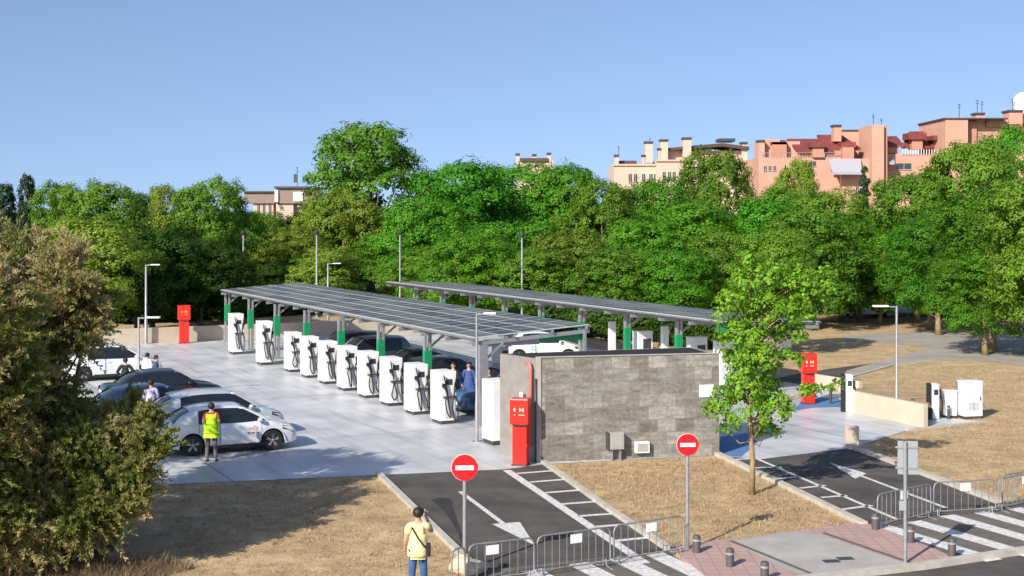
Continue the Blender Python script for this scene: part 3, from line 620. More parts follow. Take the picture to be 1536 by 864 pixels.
# ================= station structures =================
CYAW = ROW
def canopy(label, o, length, width, zl, zr, t0, cols, colw, brace_sign):
    """long solar roof: o = (w,t) of its left near corner in the station frame"""
    base = S(o[0], o[1]); root = thing('solar_canopy', label, 'solar canopy', base, ROW, 'solar canopies over the charging bays')
    n = 17; NC = 5; step = length/n; sl_ = (zr-zl)/width; ang = math.atan2(zr-zl, width); ww = math.hypot(width, zr-zl)/NC
    mb = MB(); mb.box((0, 0, 0), (ww-0.03, step-0.03, 0.035)); me = None
    frame_mb = MB()
    cell = MB().box((0, 0, 0.019), (ww-0.10, step-0.16, 0.006))
    for i in range(n):
        for j in range(NC):
            c = ((j+0.5)*width/NC, (i+0.5)*step, zl+sl_*(j+0.5)*width/NC)
            if me is None:
                mb.m = [0]*6; mb.add(cell.v, cell.f, 1)
                mb.box((0, 0, 0.0235), (ww-0.10, 0.03, 0.004), mi=0)
                p_ = mb.build('solar_panel', [M['alu'], M['pv']], root); me = p_.data
            else: p_ = link('solar_panel', me, root)
            p_.location = c; p_.rotation_euler = (0, -ang, 0)
    # purlins (along the row) and rafters (across)
    pb = MB()
    for x in (0.12, width*0.34, width*0.67, width-0.12): pb.bar((x, 0.0, zl+sl_*x-0.09), (x, length, zl+sl_*x-0.09), 0.07, 0.12)
    pb.build('purlin', M['galv'], root)
    for y in np.arange(0.15, length, 2.27):
        MB().bar((-0.05, y, zl-0.23), (width+0.05, y, zr-0.23), 0.09, 0.14).build('rafter', M['galv'], root)
    eb = MB(); eb.bar((-0.04, 0, zl-0.04), (-0.04, length, zl-0.04), 0.04, 0.06); eb.bar((width+0.04, 0, zr-0.04), (width+0.04, length, zr-0.04), 0.04, 0.06)
    eb.build('eave_profile', M['barrier'], root)
    for y in cols:
        c = MB(); zt = zl+sl_*colw-0.3
        if y < 1 and colw < .5: c.box((colw, y, zt/2), (0.34, 0.22, zt-0.01))
        c.box((colw-0.10, y, zt/2), (0.10, 0.16, zt)); c.box((colw+0.10, y, zt/2), (0.10, 0.16, zt)); c.box((colw, y, 0.01), (0.45, 0.4, 0.02))
        co = c.build('column', M['galv'], root, bevel=0.006)
        if y > 1 or colw > .5: MB().box((colw, y, 1.70), (0.31, 0.20, 1.0)).build('green_sleeve', M['green'], co, bevel=0.008)
        for s_ in (1,):
            MB().bar((colw, y, zt-0.6), (colw+s_*0.8*(1 if s_ > 0 else .6), y, zt-0.02+sl_*s_), 0.07, 0.07).build('brace', M['galv'], co)
    return root
c1 = canopy('large near solar canopy with grey panels over the row of white chargers', (0, 0), 34.4, 4.6, 3.08, 3.37, 0, [0.1+4.9*k for k in range(8)], 0.35, 1)
c2 = canopy('rear solar canopy seen edge-on beyond the stone wall, in front of the trees', (11.7, 1.6), 36.5, 4.8, 3.12, 2.95, 0, [0.4, 4.6, 8.8, 13.0, 17.2, 21.4, 25.6, 29.8, 34.0], 0.9, 1)
# green and grey fascia boxes at the near end of each canopy
MB().box((3.65, 0.35, 2.95), (1.8, 0.10, 0.28)).build('green_fascia', M['green'], c1, bevel=0.01)
MB().box((4.45, 0.12, 1.6), (0.10, 0.10, 3.2)).build('end_post', M['galv'], c1)
MB().box((1.6, 0.35, 2.84), (2.2, 0.10, 0.24)).build('grey_fascia', M['grey_paint'], c1, bevel=0.01)
MB().box((0.9, -0.05, 2.85), (2.6, 0.08, 0.30)).build('green_fascia', M['green'], c2, bevel=0.01)

# --- rear canopy cabinets / boards between its columns ---
def cabinet(name, label, cat, loc, rz, d, group=None, m='white_panel', plinth=True, screen=None, vents=False):
    r = thing(name, label, cat, loc, rz, group)
    MB().box((0, 0, d[2]/2+0.05), (d[0], d[1], d[2]-0.1)).build('housing', M[m], r, bevel=0.015)
    MB().box((0, 0, 0.05), (d[0]*0.94, d[1]*0.94, 0.1)).build('plinth', M['dark_grey'], r)
    MB().box((0, 0, d[2]+0.012), (d[0]+0.05, d[1]+0.05, 0.03)).build('cap', M[m], r, bevel=0.006)
    if screen: MB().box((screen[0], -d[1]/2-0.004, screen[1]), (screen[2], 0.02, screen[3])).build('screen', M['dark_grey'], r, bevel=0.004)
    if vents:
        v = MB()
        for k in range(6): v.box((0, -d[1]/2-0.003, d[2]*0.25+0.05*k), (d[0]*0.6, 0.01, 0.02))
        v.build('vent', M['grey_paint'], r)
        MB().box((d[0]*0.36, -d[1]/2-0.012, d[2]*0.55), (0.03, 0.03, 0.14)).build('handle', M['dark_grey'], r)
        MB().box((0.0, -d[1]/2-0.002, d[2]*0.52), (0.012, 0.01, d[2]*0.8)).build('door_seam', M['dark_grey'], r)
    return r
RG = 'charging cabinets under the rear canopy'
for px, py, lb in ((964, 560, 'grey-fronted charging cabinet under the rear canopy, above the middle of the stone wall'), (1045, 572, 'charging cabinet under the rear canopy, above the right end of the stone wall'), (1086, 580, 'charging cabinet under the near corner of the rear canopy, half behind the sapling')):
    p = G(px, py); cabinet('charging_cabinet', lb, 'charger', (p.x, p.y, 0), ROW, (0.8, 0.5, 1.95), RG, screen=(0.08, 1.35, 0.42, 0.55))
for px, py, lb in ((918, 552, 'tall white board left of the first green column of the rear canopy'), (997, 563, 'tall white board left of the second green column of the rear canopy')):
    p = G(px, py); r = thing('white_board', lb, 'board', (p.x, p.y, 0), ROW, 'white boards beside the rear green columns')
    MB().box((0, 0, 1.15), (0.34, 0.18, 2.2)).build('panel', M['white_panel'], r, bevel=0.01); MB().box((0, 0, 0.03), (0.4, 0.24, 0.06)).build('base_plate', M['galv'], r)

# --- row of chargers ---
M['cable'] = mat('black_cable', (0.012, 0.012, 0.013), 0.45)
M['screen'] = mat('charger_screen', (0.03, 0.05, 0.055), 0.15)
M['charger_grey'] = mat('light_grey_panel', (0.56, 0.57, 0.57), 0.45)
def make_charger(h, seed=0):
    g = np.random.default_rng(seed+70); J_ = lambda a: float(g.uniform(-a, a))
    """local x = across the row (towards the bays), y = along the row; faces -y"""
    r = thing('charger', 'tmp', 'charger'); W_, D_ = 0.62, 0.86
    MB().box((0, 0, 0.13+(h-0.13)/2), (W_, D_, h-0.13)).build('housing', M['white_panel'], r, bevel=0.02)
    MB().box((0.02, 0, 0.065), (W_-0.08, D_-0.08, 0.13)).build('plinth', M['dark_grey'], r)
    MB().box((0.07, -D_/2-0.008, h*0.30), (W_*0.62, 0.02, h*0.36)).build('front_panel', M['charger_grey'], r, bevel=0.004)
    MB().box((0.03, -D_/2-0.008, h*0.80), (0.24, 0.02, 0.20)).build('screen', M['screen'], r, bevel=0.004)
    MB().box((-W_/2-0.004, -0.18, h*0.82), (0.012, 0.12, 0.09)).build('status_plate', M['charger_grey'], r)
    bk = MB(); bk.box((0.06, -D_/2-0.05, h*0.52), (0.52, 0.09, 0.045)); bk.build('cable_shelf', M['dark_grey'], r)
    for k, (x0, sgn) in enumerate(((-0.10, -1), (0.20, 1))):
        hl = MB(); hl.tube([(x0+0.07*sgn, -D_/2-0.02, h*0.72), (x0+0.03*sgn, -D_/2-0.12, h*0.66), (x0-0.02*sgn, -D_/2-0.10, h*0.57)], [0.045, 0.04, 0.025], 8)
        hl.box((x0+0.08*sgn, -D_/2-0.03, h*0.74), (0.11, 0.07, 0.13)); hl.build('connector', M['black'], r, smooth=True)
        cb = MB(); y = -D_/2-0.09
        pts = [(x0-0.02*sgn, y, h*0.57), (x0-0.05+J_(.05), y-0.05, h*0.44), (x0-0.04+J_(.06), y-0.08, h*(0.27+J_(.05))), (x0+0.05+J_(.05), y-0.08, h*(0.13+J_(.05))), (x0+0.14+J_(.05), y-0.05, h*(0.22+J_(.06))), (x0+0.10+J_(.04), y-0.01, h*0.42), (x0+0.02+J_(.05), y, h*0.60), (x0+0.10*sgn, y+0.02, h*0.93)]
        fine = []
        for i in range(len(pts)-1):
            p0, p1, p2, p3 = [Vector(pts[max(0, min(len(pts)-1, q))]) for q in (i-1, i, i+1, i+2)]
            for s in (0, .25, .5, .75): fine.append(0.5*((2*p1)+(p2-p0)*s+(2*p0-5*p1+4*p2-p3)*s*s+(-p0+3*p1-3*p2+p3)*s**3))
        fine.append(Vector(pts[-1])); cb.tube(fine, 0.024, 6); cb.build('cable', M['cable'], r, smooth='all')
    MB().box((W_/2+0.05, D_/2-0.2, h*0.45), (0.08, 0.22, h*0.8)).build('rear_duct', M['grey_paint'], r, bevel=0.01)
    return r
shorts = [make_charger(1.86, q_) for q_ in range(4)]; short = shorts[0]; tall = make_charger(2.14)
CG = 'white chargers in a row under the near canopy'
ORD = ['nearest full white charger, beside the thick front canopy column', 'second white charger of the row counted from the thick front column', 'third white charger of the row counted from the thick front column', 'fourth white charger of the row counted from the thick front column', 'fifth white charger of the row counted from the thick front column', 'sixth white charger of the row, near the middle of the canopy', 'seventh white charger of the row, just before the two spaced tall ones, second behind', 'eighth white charger, narrow looking, right after the gap before the two tall ones']
for k in range(8):
    o = shorts[k] if k < 4 else copy_tree(shorts[(k*3+1) % 4]); p = S(-0.62, 1.3+2.5*k)
    o.location = p; o.rotation_euler = (0, 0, ROW); tag(o, ORD[k], 'charger', CG)
for k, (px, py, lb) in enumerate(((400, 548, 'tall white charger standing apart, second from the far end of the row'), (357, 532, 'tall white charger at the far left end of the row'))):
    o = tall if k == 0 else copy_tree(tall); p = G(px, py)+V1*0.4; o.location = (p.x, p.y, 0.012); o.rotation_euler = (0, 0, ROW); tag(o, lb, 'charger', CG)
# charging cabinet beside the stone wall
p = G(751, 668)+V1*0.35
r = thing('charging_cabinet', 'white charging cabinet tucked against the left side of the stone enclosure', 'charger', (p.x, p.y, 0.012), ROW)
MB().box((0, 0, 1.1), (0.62, 0.8, 1.92)).build('housing', M['white_panel'], r, bevel=0.02); MB().box((0, 0, 0.07), (0.54, 0.72, 0.14)).build('plinth', M['dark_grey'], r)
MB().box((0.12, -0.405, 1.35), (0.22, 0.02, 0.16)).build('screen', M['screen'], r, bevel=0.004); MB().box((0.16, -0.42, 0.98), (0.16, 0.06, 0.16)).build('connector', M['black'], r, bevel=0.01)

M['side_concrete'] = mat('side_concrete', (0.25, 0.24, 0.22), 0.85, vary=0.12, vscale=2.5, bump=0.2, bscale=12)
# --- stone enclosure ---
def stone_mat():
    m = bpy.data.materials.new('slate_tile_cladding'); m.use_nodes = True; n = m.node_tree; L = n.links; b = n.nodes['Principled BSDF']
    tc = n.nodes.new('ShaderNodeTexCoord'); sp = n.nodes.new('ShaderNodeSeparateXYZ'); L.new(tc.outputs['Object'], sp.inputs[0])
    cb = n.nodes.new('ShaderNodeCombineXYZ'); L.new(sp.outputs['X'], cb.inputs[0]); L.new(sp.outputs['Z'], cb.inputs[1])
    br = n.nodes.new('ShaderNodeTexBrick'); br.inputs['Scale'].default_value = 1; br.inputs['Brick Width'].default_value = 0.58; br.inputs['Row Height'].default_value = 0.388
    br.inputs['Mortar Size'].default_value = 0.008; br.inputs['Bias'].default_value = 0.0; br.offset = 0.5; br.squash = 1
    br.inputs['Color1'].default_value = (0, 0, 0, 1); br.inputs['Color2'].default_value = (1, 1, 1, 1); br.inputs['Mortar'].default_value = (0.2, 0.2, 0.2, 1)
    L.new(cb.outputs[0], br.inputs[0])
    r = n.nodes.new('ShaderNodeValToRGB'); e = r.color_ramp; e.elements[0].color = (0.18, 0.16, 0.138, 1); e.elements[1].color = (0.32, 0.31, 0.285, 1)
    x = e.elements.new(0.3); x.color = (0.215, 0.20, 0.18, 1); x = e.elements.new(0.55); x.color = (0.24, 0.235, 0.22, 1); x = e.elements.new(0.8); x.color = (0.275, 0.265, 0.24, 1)
    L.new(br.outputs[0], r.inputs[0])
    # diagonal riven streaks in each tile
    mp = n.nodes.new('ShaderNodeMapping'); mp.inputs['Rotation'].default_value = (0, R(38), 0); mp.inputs['Scale'].default_value = (1.0, 1, 3.5); L.new(tc.outputs['Object'], mp.inputs[0])
    no = n.nodes.new('ShaderNodeTexNoise'); no.inputs['Scale'].default_value = 1.6; no.inputs['Detail'].default_value = 8; no.inputs['Roughness'].default_value = .7; L.new(mp.outputs[0], no.inputs[0])
    r2 = n.nodes.new('ShaderNodeValToRGB'); r2.color_ramp.elements[0].position = .34; r2.color_ramp.elements[0].color = (.62, .62, .62, 1); r2.color_ramp.elements[1].position = .66; r2.color_ramp.elements[1].color = (1.35, 1.33, 1.28, 1); L.new(no.outputs[0], r2.inputs[0])
    mx = n.nodes.new('ShaderNodeMix'); mx.data_type = 'RGBA'; mx.blend_type = 'MULTIPLY'; mx.inputs[0].default_value = 1; L.new(r.outputs[0], mx.inputs[6]); L.new(r2.outputs[0], mx.inputs[7])
    n3 = n.nodes.new('ShaderNodeTexNoise'); n3.inputs['Scale'].default_value = 9; n3.inputs['Detail'].default_value = 6; L.new(tc.outputs['Object'], n3.inputs[0])
    r3 = n.nodes.new('ShaderNodeValToRGB'); r3.color_ramp.elements[0].position = .35; r3.color_ramp.elements[0].color = (.8, .8, .8, 1); r3.color_ramp.elements[1].position = .65; r3.color_ramp.elements[1].color = (1.12, 1.12, 1.12, 1); L.new(n3.outputs[0], r3.inputs[0])
    m2 = n.nodes.new('ShaderNodeMix'); m2.data_type = 'RGBA'; m2.blend_type = 'MULTIPLY'; m2.inputs[0].default_value = 1; L.new(mx.outputs[2], m2.inputs[6]); L.new(r3.outputs[0], m2.inputs[7])
    mm = n.nodes.new('ShaderNodeMix'); mm.data_type = 'RGBA'; L.new(br.outputs['Fac'], mm.inputs[0]); L.new(m2.outputs[2], mm.inputs[6]); mm.inputs[7].default_value = (0.17, 0.16, 0.14, 1)
    L.new(mm.outputs[2], b.inputs['Base Color']); b.inputs['Roughness'].default_value = .8
    bp = n.nodes.new('ShaderNodeBump'); bp.inputs['Strength'].default_value = .6; bp.inputs['Distance'].default_value = .03; L.new(no.outputs[0], bp.inputs['Height']); L.new(bp.outputs[0], b.inputs['Normal'])
    return m
M['stone'] = stone_mat()
WA, WB = G(804, 694), G(1079, 683); wd_ = (WB-WA).normalized(); wn = Vector((-wd_.y, wd_.x, 0)); WYAW = math.atan2(wd_.y, wd_.x); WL = (WB-WA).length; WH = 3.1
enc = thing('stone_enclosure', 'walled transformer enclosure clad in grey slate tiles at the centre of the picture', 'enclosure', WA, WYAW)
def lw(p): q = p-WA; return (q.dot(wd_), q.dot(wn))
MB().box((WL/2, 0.10, WH/2), (WL, 0.20, WH)).build('front_wall', M['stone'], enc, bevel=0.01)
sl2 = lw(G(750, 682))                                     # far foot of the short side
a, b_ = Vector((-0.01, 0.0, 0)), Vector((sl2[0], sl2[1], 0))
sd_ = MB(); sd_.prism([(a.x, a.y), (b_.x, b_.y), (b_.x+0.2, b_.y+0.05), (0.0, 0.2)], 0, WH-0.02); sd_.build('side_wall', M['side_concrete'], enc, bevel=0.006)
bw = MB(); bw.prism([(b_.x+0.2, b_.y-0.1), (b_.x+0.2, b_.y+0.05), (WL, 2.32), (WL, 2.2)], 0, WH-0.02); bw.build('back_wall', M['beige_concrete'], enc, bevel=0.006)
MB().box((WL-0.1, 1.2, WH/2-0.01), (0.2, 1.98, WH-0.02)).build('end_wall', M['stone'], enc)
MB().box((0.07, -0.018, WH/2), (0.16, 0.03, WH+0.01)).build('corner_trim', M['pale_paving'], enc, bevel=0.004)
eq = MB()
for k in range(5): eq.box((0.9+k*1.05, 1.1, 1.25), (0.8, 1.0, 2.5))
eq.build('equipment', M['dark_grey'], enc, bevel=0.03)
gm = MB(); gm.prism([(0.05, 0.19), (b_.x+0.22, b_.y-0.02), (b_.x+0.3, b_.y-0.0), (WL-0.19, 2.17), (WL-0.19, 0.19)], 3.06, 3.085); gm.build('grating', mat('dark_grating', (0.008, 0.008, 0.009), 1.0), enc)
cn = MB(); cn.box((WL/2, -0.0, WH+0.02), (WL+0.02, 0.06, 0.03)); cn.build('coping', M['pale_paving'], enc)
# red fire pipe and drain pipe on the wall corner
fp = MB(); q = lambda x, y, z: tuple(WA+wd_*x+wn*y+Vector((0, 0, z)))
fp.tube([q(-0.16, 0.02, 0.5), q(-0.16, 0.02, 2.55), q(-0.16, 0.0, 2.80), q(-0.18, 0.05, 2.92), q(-0.26, 0.18, 2.95)], 0.055, 8)
M['pipe'] = mat('faded_red_pipe', (0.50, 0.16, 0.13), 0.6, vary=0.15)
tag(fp.build('fire_pipe', M['pipe'], smooth='all'), 'faded red fire pipe rising on the corner of the stone enclosure', 'pipe')
dp = MB(); dp.tube([q(-0.03, -0.06, 0.02), q(-0.03, -0.06, 2.5)], 0.03, 8); tag(dp.build('drain_pipe', M['dark_grey'], smooth='all'), 'thin dark drain pipe on the front corner of the stone enclosure', 'pipe')
# wall plaques
p = q(WL-0.42, -0.02, 1.98); r = MB().box((0, 0, 0), (0.46, 0.03, 0.38)).build('wall_plaque', M['white_panel'], bevel=0.004); r.location = p; r.rotation_euler = (0, 0, WYAW); tag(r, 'small white notice plaque high on the right end of the stone wall', 'plaque')
p = q(-0.36, 0.36, 1.98); r = MB().box((0, 0, 0), (0.14, 0.03, 0.14)).build('wall_sticker', M['white_panel'], bevel=0.003); r.location = p; r.rotation_euler = (0, 0, R(-50)); tag(r, 'tiny white sticker on the narrow concrete side of the enclosure', 'sticker')
p = G(923, 690); r = thing('meter_box', 'grey metal meter box on two short legs in front of the stone wall', 'meter box', (p.x, p.y-0.1, 0), WYAW)
MB().box((0, 0, 0.60), (0.46, 0.28, 0.50)).build('housing', M['grey_concrete'], r, bevel=0.015); MB().box((-0.24, 0.0, 0.60), (0.04, 0.3, 0.5)).build('side_cover', M['dark_grey'], r)
for s_ in (-0.13, 0.13): MB().box((s_, 0, 0.175), (0.05, 0.12, 0.35)).build('leg', M['galv'], r)
MB().box((0.0, -0.145, 0.60), (0.36, 0.012, 0.40)).build('door', M['grey_concrete'], r, bevel=0.004)
p = Vector(q(WL*0.565, -0.10, 0.16)); r = thing('vent_box', 'low pale box fixed to the foot of the stone wall, right of the meter box', 'vent box', p, WYAW)
MB().box((0, 0, 0.2), (0.44, 0.16, 0.34)).build('housing', M['white_panel'], r, bevel=0.01); MB().box((0, -0.085, 0.2), (0.34, 0.012, 0.24)).build('cover', M['pale_paving'], r)

# --- red fire cabinets ---
M['mark'] = mat('pale_marking', (0.75, 0.62, 0.45), 0.6); M['mark_y'] = mat('yellow_marking', (0.9, 0.45, 0.03), 0.6)
def fire_cab(label, px, py, h, wd, yaw, mk='mark'):
    p = G(px, py); r = thing('fire_cabinet', label, 'fire cabinet', (p.x, p.y, 0.012), yaw, 'red fire cabinets of the station')
    MB().box((0, 0, 0.02), (wd*0.95, wd*0.8, 0.04)).build('base_plate', M['dark_grey'], r)
    MB().box((0, 0, h*0.31+0.02), (wd*0.86, wd*0.66, h*0.6)).build('pedestal', M['red'], r, bevel=0.015)
    b = MB(); b.box((0, 0, h*0.80), (wd*1.12, wd*0.95, h*0.38)); hd = b.build('head', M['red'], r, bevel=0.03)
    MB().box((0, -wd*0.45, h*0.615), (wd*0.8, 0.10, 0.03)).build('ledge', M['dark_grey'], r)
    k = MB(); y = -wd*0.475-0.005
    for x in (0.03, 0.13): k.box((x, y, h*0.83), (0.03, 0.008, 0.12))
    k.box((0.08, y-0.001, h*0.83), (0.07, 0.008, 0.03)); k.box((0.08, y, h*0.755), (0.17, 0.008, 0.02)); k.box((-0.13, y, h*0.83), (0.05, 0.008, 0.10)); k.box((-0.13, y, h*0.755), (0.05, 0.008, 0.02))
    k.build('marking', M[mk], hd)
    MB().tube([(wd*0.43, -wd*0.3, h*0.3), (wd*0.50, -wd*0.33, h*0.3)], 0.04, 8).build('valve', M['red'], r)
    return r
fire_cab('red fire cabinet against the front left corner of the stone enclosure', 781, 698, 1.98, 0.50, WYAW-0.45)
fire_cab('red fire cabinet far away in front of the low beige wall at left', 276, 515, 2.2, 0.62, ROW-0.15, 'mark_y')
fire_cab('red fire cabinet seen behind the sapling branch at right', 1212, 606, 1.98, 0.52, 0.1)

# --- low walls ---
lwb = MB(); a, b_ = S(-30, 36.1), S(18, 36.1); lwb.bar(a+Vector((0, 0, .44)), b_+Vector((0, 0, .44)), 0.25, 0.88)
o = lwb.build('low_wall', M['beige_concrete'], bevel=0.01); tag(o, 'long low beige concrete wall closing the back of the station', 'wall')
rw = MB(); ps = [G(1283, 619), G(1390, 642)]
rw.bar(ps[0]+Vector((0, 0.1, .40)), ps[1]+Vector((0, 0.1, .40)), 0.2, 0.8)
bk_ = MB(); q0, q1, q2, q3, q4 = ps[0]+Vector((0, .2, .74)), ps[1]+Vector((0, .2, .74)), G(1412, 618), G(1420, 585), G(1290, 578)
bk_.add([q0, q1, q2, q3, q4], [(0, 1, 2, 3, 4)]); tag(bk_.build('earth_bank', M['earth']), kind='structure')
tag(rw.build('retaining_wall', M['beige_concrete'], bevel=0.01), 'beige retaining wall beside the right hand chargers', 'wall')
rw2 = MB().bar(S(17.6, 0.4, .28), S(17.6, 3.5, .28), 0.2, 0.56); tag(rw2.build('retaining_wall', M['beige_concrete'], bevel=0.01), 'short beige wall behind the far charger at right, below the sapling branch', 'wall')
p = G(1279, 668); r = MB().box((0, 0, 0.30), (0.42, 0.2, 0.60)).build('concrete_post', M['beige_concrete'], bevel=0.015); r.location = (p.x, p.y+0.1, 0); tag(r, 'short pale concrete post at the inner end of the right ramp', 'post')

# --- right-hand chargers ---
def slim_charger(label, px, py, h):
    p = G(px, py); r = thing('slim_charger', label, 'charger', (p.x, p.y, 0.012), 0.1, 'slim chargers at the right ramp')
    MB().box((-0.20, 0, h/2), (0.12, 0.16, h)).build('black_post', M['black'], r, bevel=0.01)
    MB().box((0.03, 0.05, h/2-0.01), (0.26, 0.32, h-0.04)).build('housing', M['white_panel'], r, bevel=0.03)
    MB().box((0.03, -0.115, h*0.75), (0.16, 0.012, 0.2)).build('screen', M['screen'], r)
    fine = [(0.20, -0.02, h*0.78), (0.27, -0.05, h*0.6), (0.30, -0.05, h*0.35), (0.26, -0.03, h*0.12), (0.20, 0, h*0.3)]
    MB().tube(fine, 0.025, 6).build('cable', M['cable'], r, smooth='all'); MB().box((0.22, 0.02, h*0.7), (0.10, 0.14, 0.34)).build('connector', M['black'], r, bevel=0.02)
    return r
slim_charger('slim black and white charger left of the white cabinets at right', 1401, 629, 1.30)
slim_charger('slim black and white charger in front of the beige wall behind the branch', 1272, 618, 1.42)
p = G(1427, 628); cabinet('utility_cabinet', 'low white utility cabinet left of the big one on the dry verge', 'cabinet', (p.x, p.y+0.2, 0.0), 0.12, (0.42, 0.35, 0.98), 'utility cabinets at the right ramp')
p = G(1459, 629); cabinet('utility_cabinet', 'big white utility cabinet standing on the dry verge at right', 'cabinet', (p.x, p.y+0.25, 0.0), 0.25, (0.72, 0.45, 1.34), 'utility cabinets at the right ramp', vents=True)
p = G(1408, 630); 
p = G(1168, 528); cabinet('utility_cabinet', 'white cabinet half hidden behind the sapling crown', 'cabinet', (p.x, p.y, 0), 0.1, (1.2, 0.6, 1.35), 'utility cabinets at the right ramp')
# tall dark bollards near the right chargers
def bollard(px, py, h, rr, label, group, m='dark_grey'):
    p = G(px, py); r = thing('bollard', label, 'bollard', (p.x, p.y, 0), 0, group)
    MB().lathe([(rr, 0.0), (rr, h-0.04), (rr*0.85, h)], 14).build('shaft', M[m], r, smooth=True)
    MB().lathe([(rr*1.04, h-0.12), (rr*1.04, h-0.08)], 14).build('ring', M['grey_paint'], r, smooth=True); return r
M['bollard'] = mat('bollard_iron', (0.085, 0.075, 0.072), 0.6)
for px, py, h, lb in ((1369, 632, 0.82, 'thin dark bollard before the beige wall, right of the pale lamp post'), (1423, 629, 0.5, 'short thin dark bollard in front of the low white cabinet'), (1269, 618, 0.9, 'thin dark bollard left of the slim charger behind the branch'), (1246, 606, 0.8, 'thin dark bollard beside the blue bay')):
    bollard(px, py, h, 0.055, lb, 'thin bollards by the right chargers')
for px, py, lb in ((1045, 832, 'low dark bollard right beside the second no-entry sign'), (1095, 853, 'low dark bollard on pink paving, next right of the one by the sign'), (1147, 874, 'low dark bollard at the bottom edge on pink paving'), (1313, 797, 'low dark bollard at the corner where ramp kerb meets pink paving'), (1366, 817, 'low dark bollard just right of the grey backed sign post'), (1428, 837, 'low dark bollard at the road end of the pink paving')):
    bollard(px, py, 0.42, 0.085, lb, 'low bollards along the crossings', 'bollard')

# --- lamps ---
def lamp(label, px, top, base=None, d=None, arm=0.9, adir=1, rr=0.05, head=True, m='galv'):
    p = G(px, base) if base else Vector(((px-CX)/F*d, d, 0)); h = HC+(HY-top)/F*p.y
    r = thing('street_lamp', label, 'street lamp', (p.x, p.y, 0), 0, 'slender street lamps')
    MB().lathe([(rr*1.25, 0), (rr*1.2, h*0.3), (rr*0.95, h*0.31), (rr*0.8, h)], 10).build('pole', M[m], r, smooth=True)
    MB().box((0, 0, 0.015), (rr*6, rr*6, 0.03)).build('base_plate', M[m], r)
    if head:
        MB().bar((0, 0, h-0.03), (adir*arm*0.4, 0, h-0.02), 0.04, 0.04).build('arm', M[m], r)
        hh = MB(); hh.box((adir*arm*0.68, 0, h), (arm*0.64, 0.2, 0.06)); ho = hh.build('lamp_head', M['white_panel'] if m == 'galv' else M['dark_grey'], r, bevel=0.01)
        MB().box((adir*arm*0.68, 0, h-0.035), (arm*0.5, 0.15, 0.012)).build('diffuser', M['mark'], ho)
    else:
        MB().lathe([(0.10, h-0.02), (0.20, h+0.1), (0.22, h+0.22), (0.08, h+0.28)], 12).build('lamp_head', M['dark_grey'], r, smooth=True)
    return r
lamp('street lamp with flat arm in front of the nearest charger and thick column', 715, 470, 663, arm=0.62, rr=0.045)
lamp('street lamp with flat arm rising from the feathery shrub among parked cars', 208, 476, 600, arm=0.85, rr=0.05)
lamp('street lamp with arm to the left beside the beige wall at right', 1345, 459, 631, arm=0.85, adir=-1, rr=0.05)
lamp('tall lamp post behind the low wall, left of the far red cabinet', 219, 397, 516, arm=0.8, rr=0.075)
lamp('lamp with short arm just beyond the near canopy, before olive tree', 492, 395, None, 92, arm=0.9, rr=0.08)
lamp('old style round headed lamp behind the near canopy', 475, 352, None, 96, head=False, rr=0.08, m='grey_paint')
lamp('old style round headed lamp in front of the trees left of the near canopy middle', 365, 352, None, 98, head=False, rr=0.07, m='grey_paint')
lamp('lamp post rising at the far end of the rear canopy', 600, 352, None, 94, head=False, rr=0.06, m='grey_paint')
lamp('lamp post rising behind the middle of the rear canopy', 783, 356, None, 88, head=False, rr=0.07, m='grey_paint')

# --- road signs ---
M['sign_red'] = mat('sign_red', (0.62, 0.012, 0.015), 0.35); M['sign_white'] = mat('sign_white', (0.85, 0.85, 0.85), 0.4)
def noentry(label, px, top, base, dia):
    p = G(px, base); h = HC+(HY-top)/F*p.y; r = thing('no_entry_sign', label, 'road sign', (p.x, p.y, 0), 0.04, 'no entry signs')
    MB().tube([(0, 0, 0), (0, 0, h-dia*0.3)], 0.042, 12).build('pole', M['galv'], r, smooth=True)
    rd_ = dia/2; c = (0, -0.055, h-rd_)
    dk = MB().lathe([(rd_*0.99, 0.012), (rd_, 0.0), (rd_*0.985, -0.012)], 40, c, 'y').build('disc', M['sign_red'], r, smooth=True)
    MB().box((c[0], c[1]-0.016, c[2]), (dia*0.70, 0.006, dia*0.17)).build('white_bar', M['sign_white'], dk)
    MB().lathe([(rd_*1.02, 0.014), (rd_*1.02, 0.004), (rd_*1.0, 0.004)], 40, c, 'y').build('rim', M['sign_white'], dk, smooth=True)
    MB().box((0, -0.02, h-rd_), (0.12, 0.06, 0.30)).build('bracket', M['galv'], r); return r
noentry('round red no-entry sign standing at the left ramp edge', 697, 681, 856, 0.54)
noentry('round red no-entry sign standing on the dry verge between the ramps', 1031, 650, 826, 0.48)
p = G(1358, 848); hh = HC+(HY-664)/F*p.y; r = thing('sign_post', 'grey sign seen from behind on a post standing in the pink paving', 'road sign', (p.x, p.y, 0.05), -0.15)
MB().tube([(0, 0, 0), (0, 0, hh-0.03)], 0.04, 12).build('pole', M['galv'], r, smooth=True)
MB().box((-0.09, 0.045, hh-0.37), (0.12, 0.03, 0.70)).build('board', M['grey_paint'], r, bevel=0.005); MB().box((0.13, 0.045, hh-0.37), (0.26, 0.03, 0.70)).build('board', M['grey_paint'], r, bevel=0.005)
for z in (0.15, 0.58): MB().box((0.02, 0.02, hh-z), (0.44, 0.02, 0.04)).build('bracket', M['galv'], r)
MB().box((-0.06, -0.03, 0.95+0.25), (0.14, 0.02, 0.2)).build('plate', M['grey_paint'], r)
p = G(700, 858); r = MB(); r.v = []
rk = MB().ball((0, 0, 0.13), (0.36, 0.26, 0.22), 12, 8)
rk.v = [(x*(1+0.25*math.sin(9*y+5*z)), y*(1+0.2*math.sin(7*x)), max(0.0, z*(1+0.25*math.sin(11*x+3)))) for (x, y, z) in rk.v]
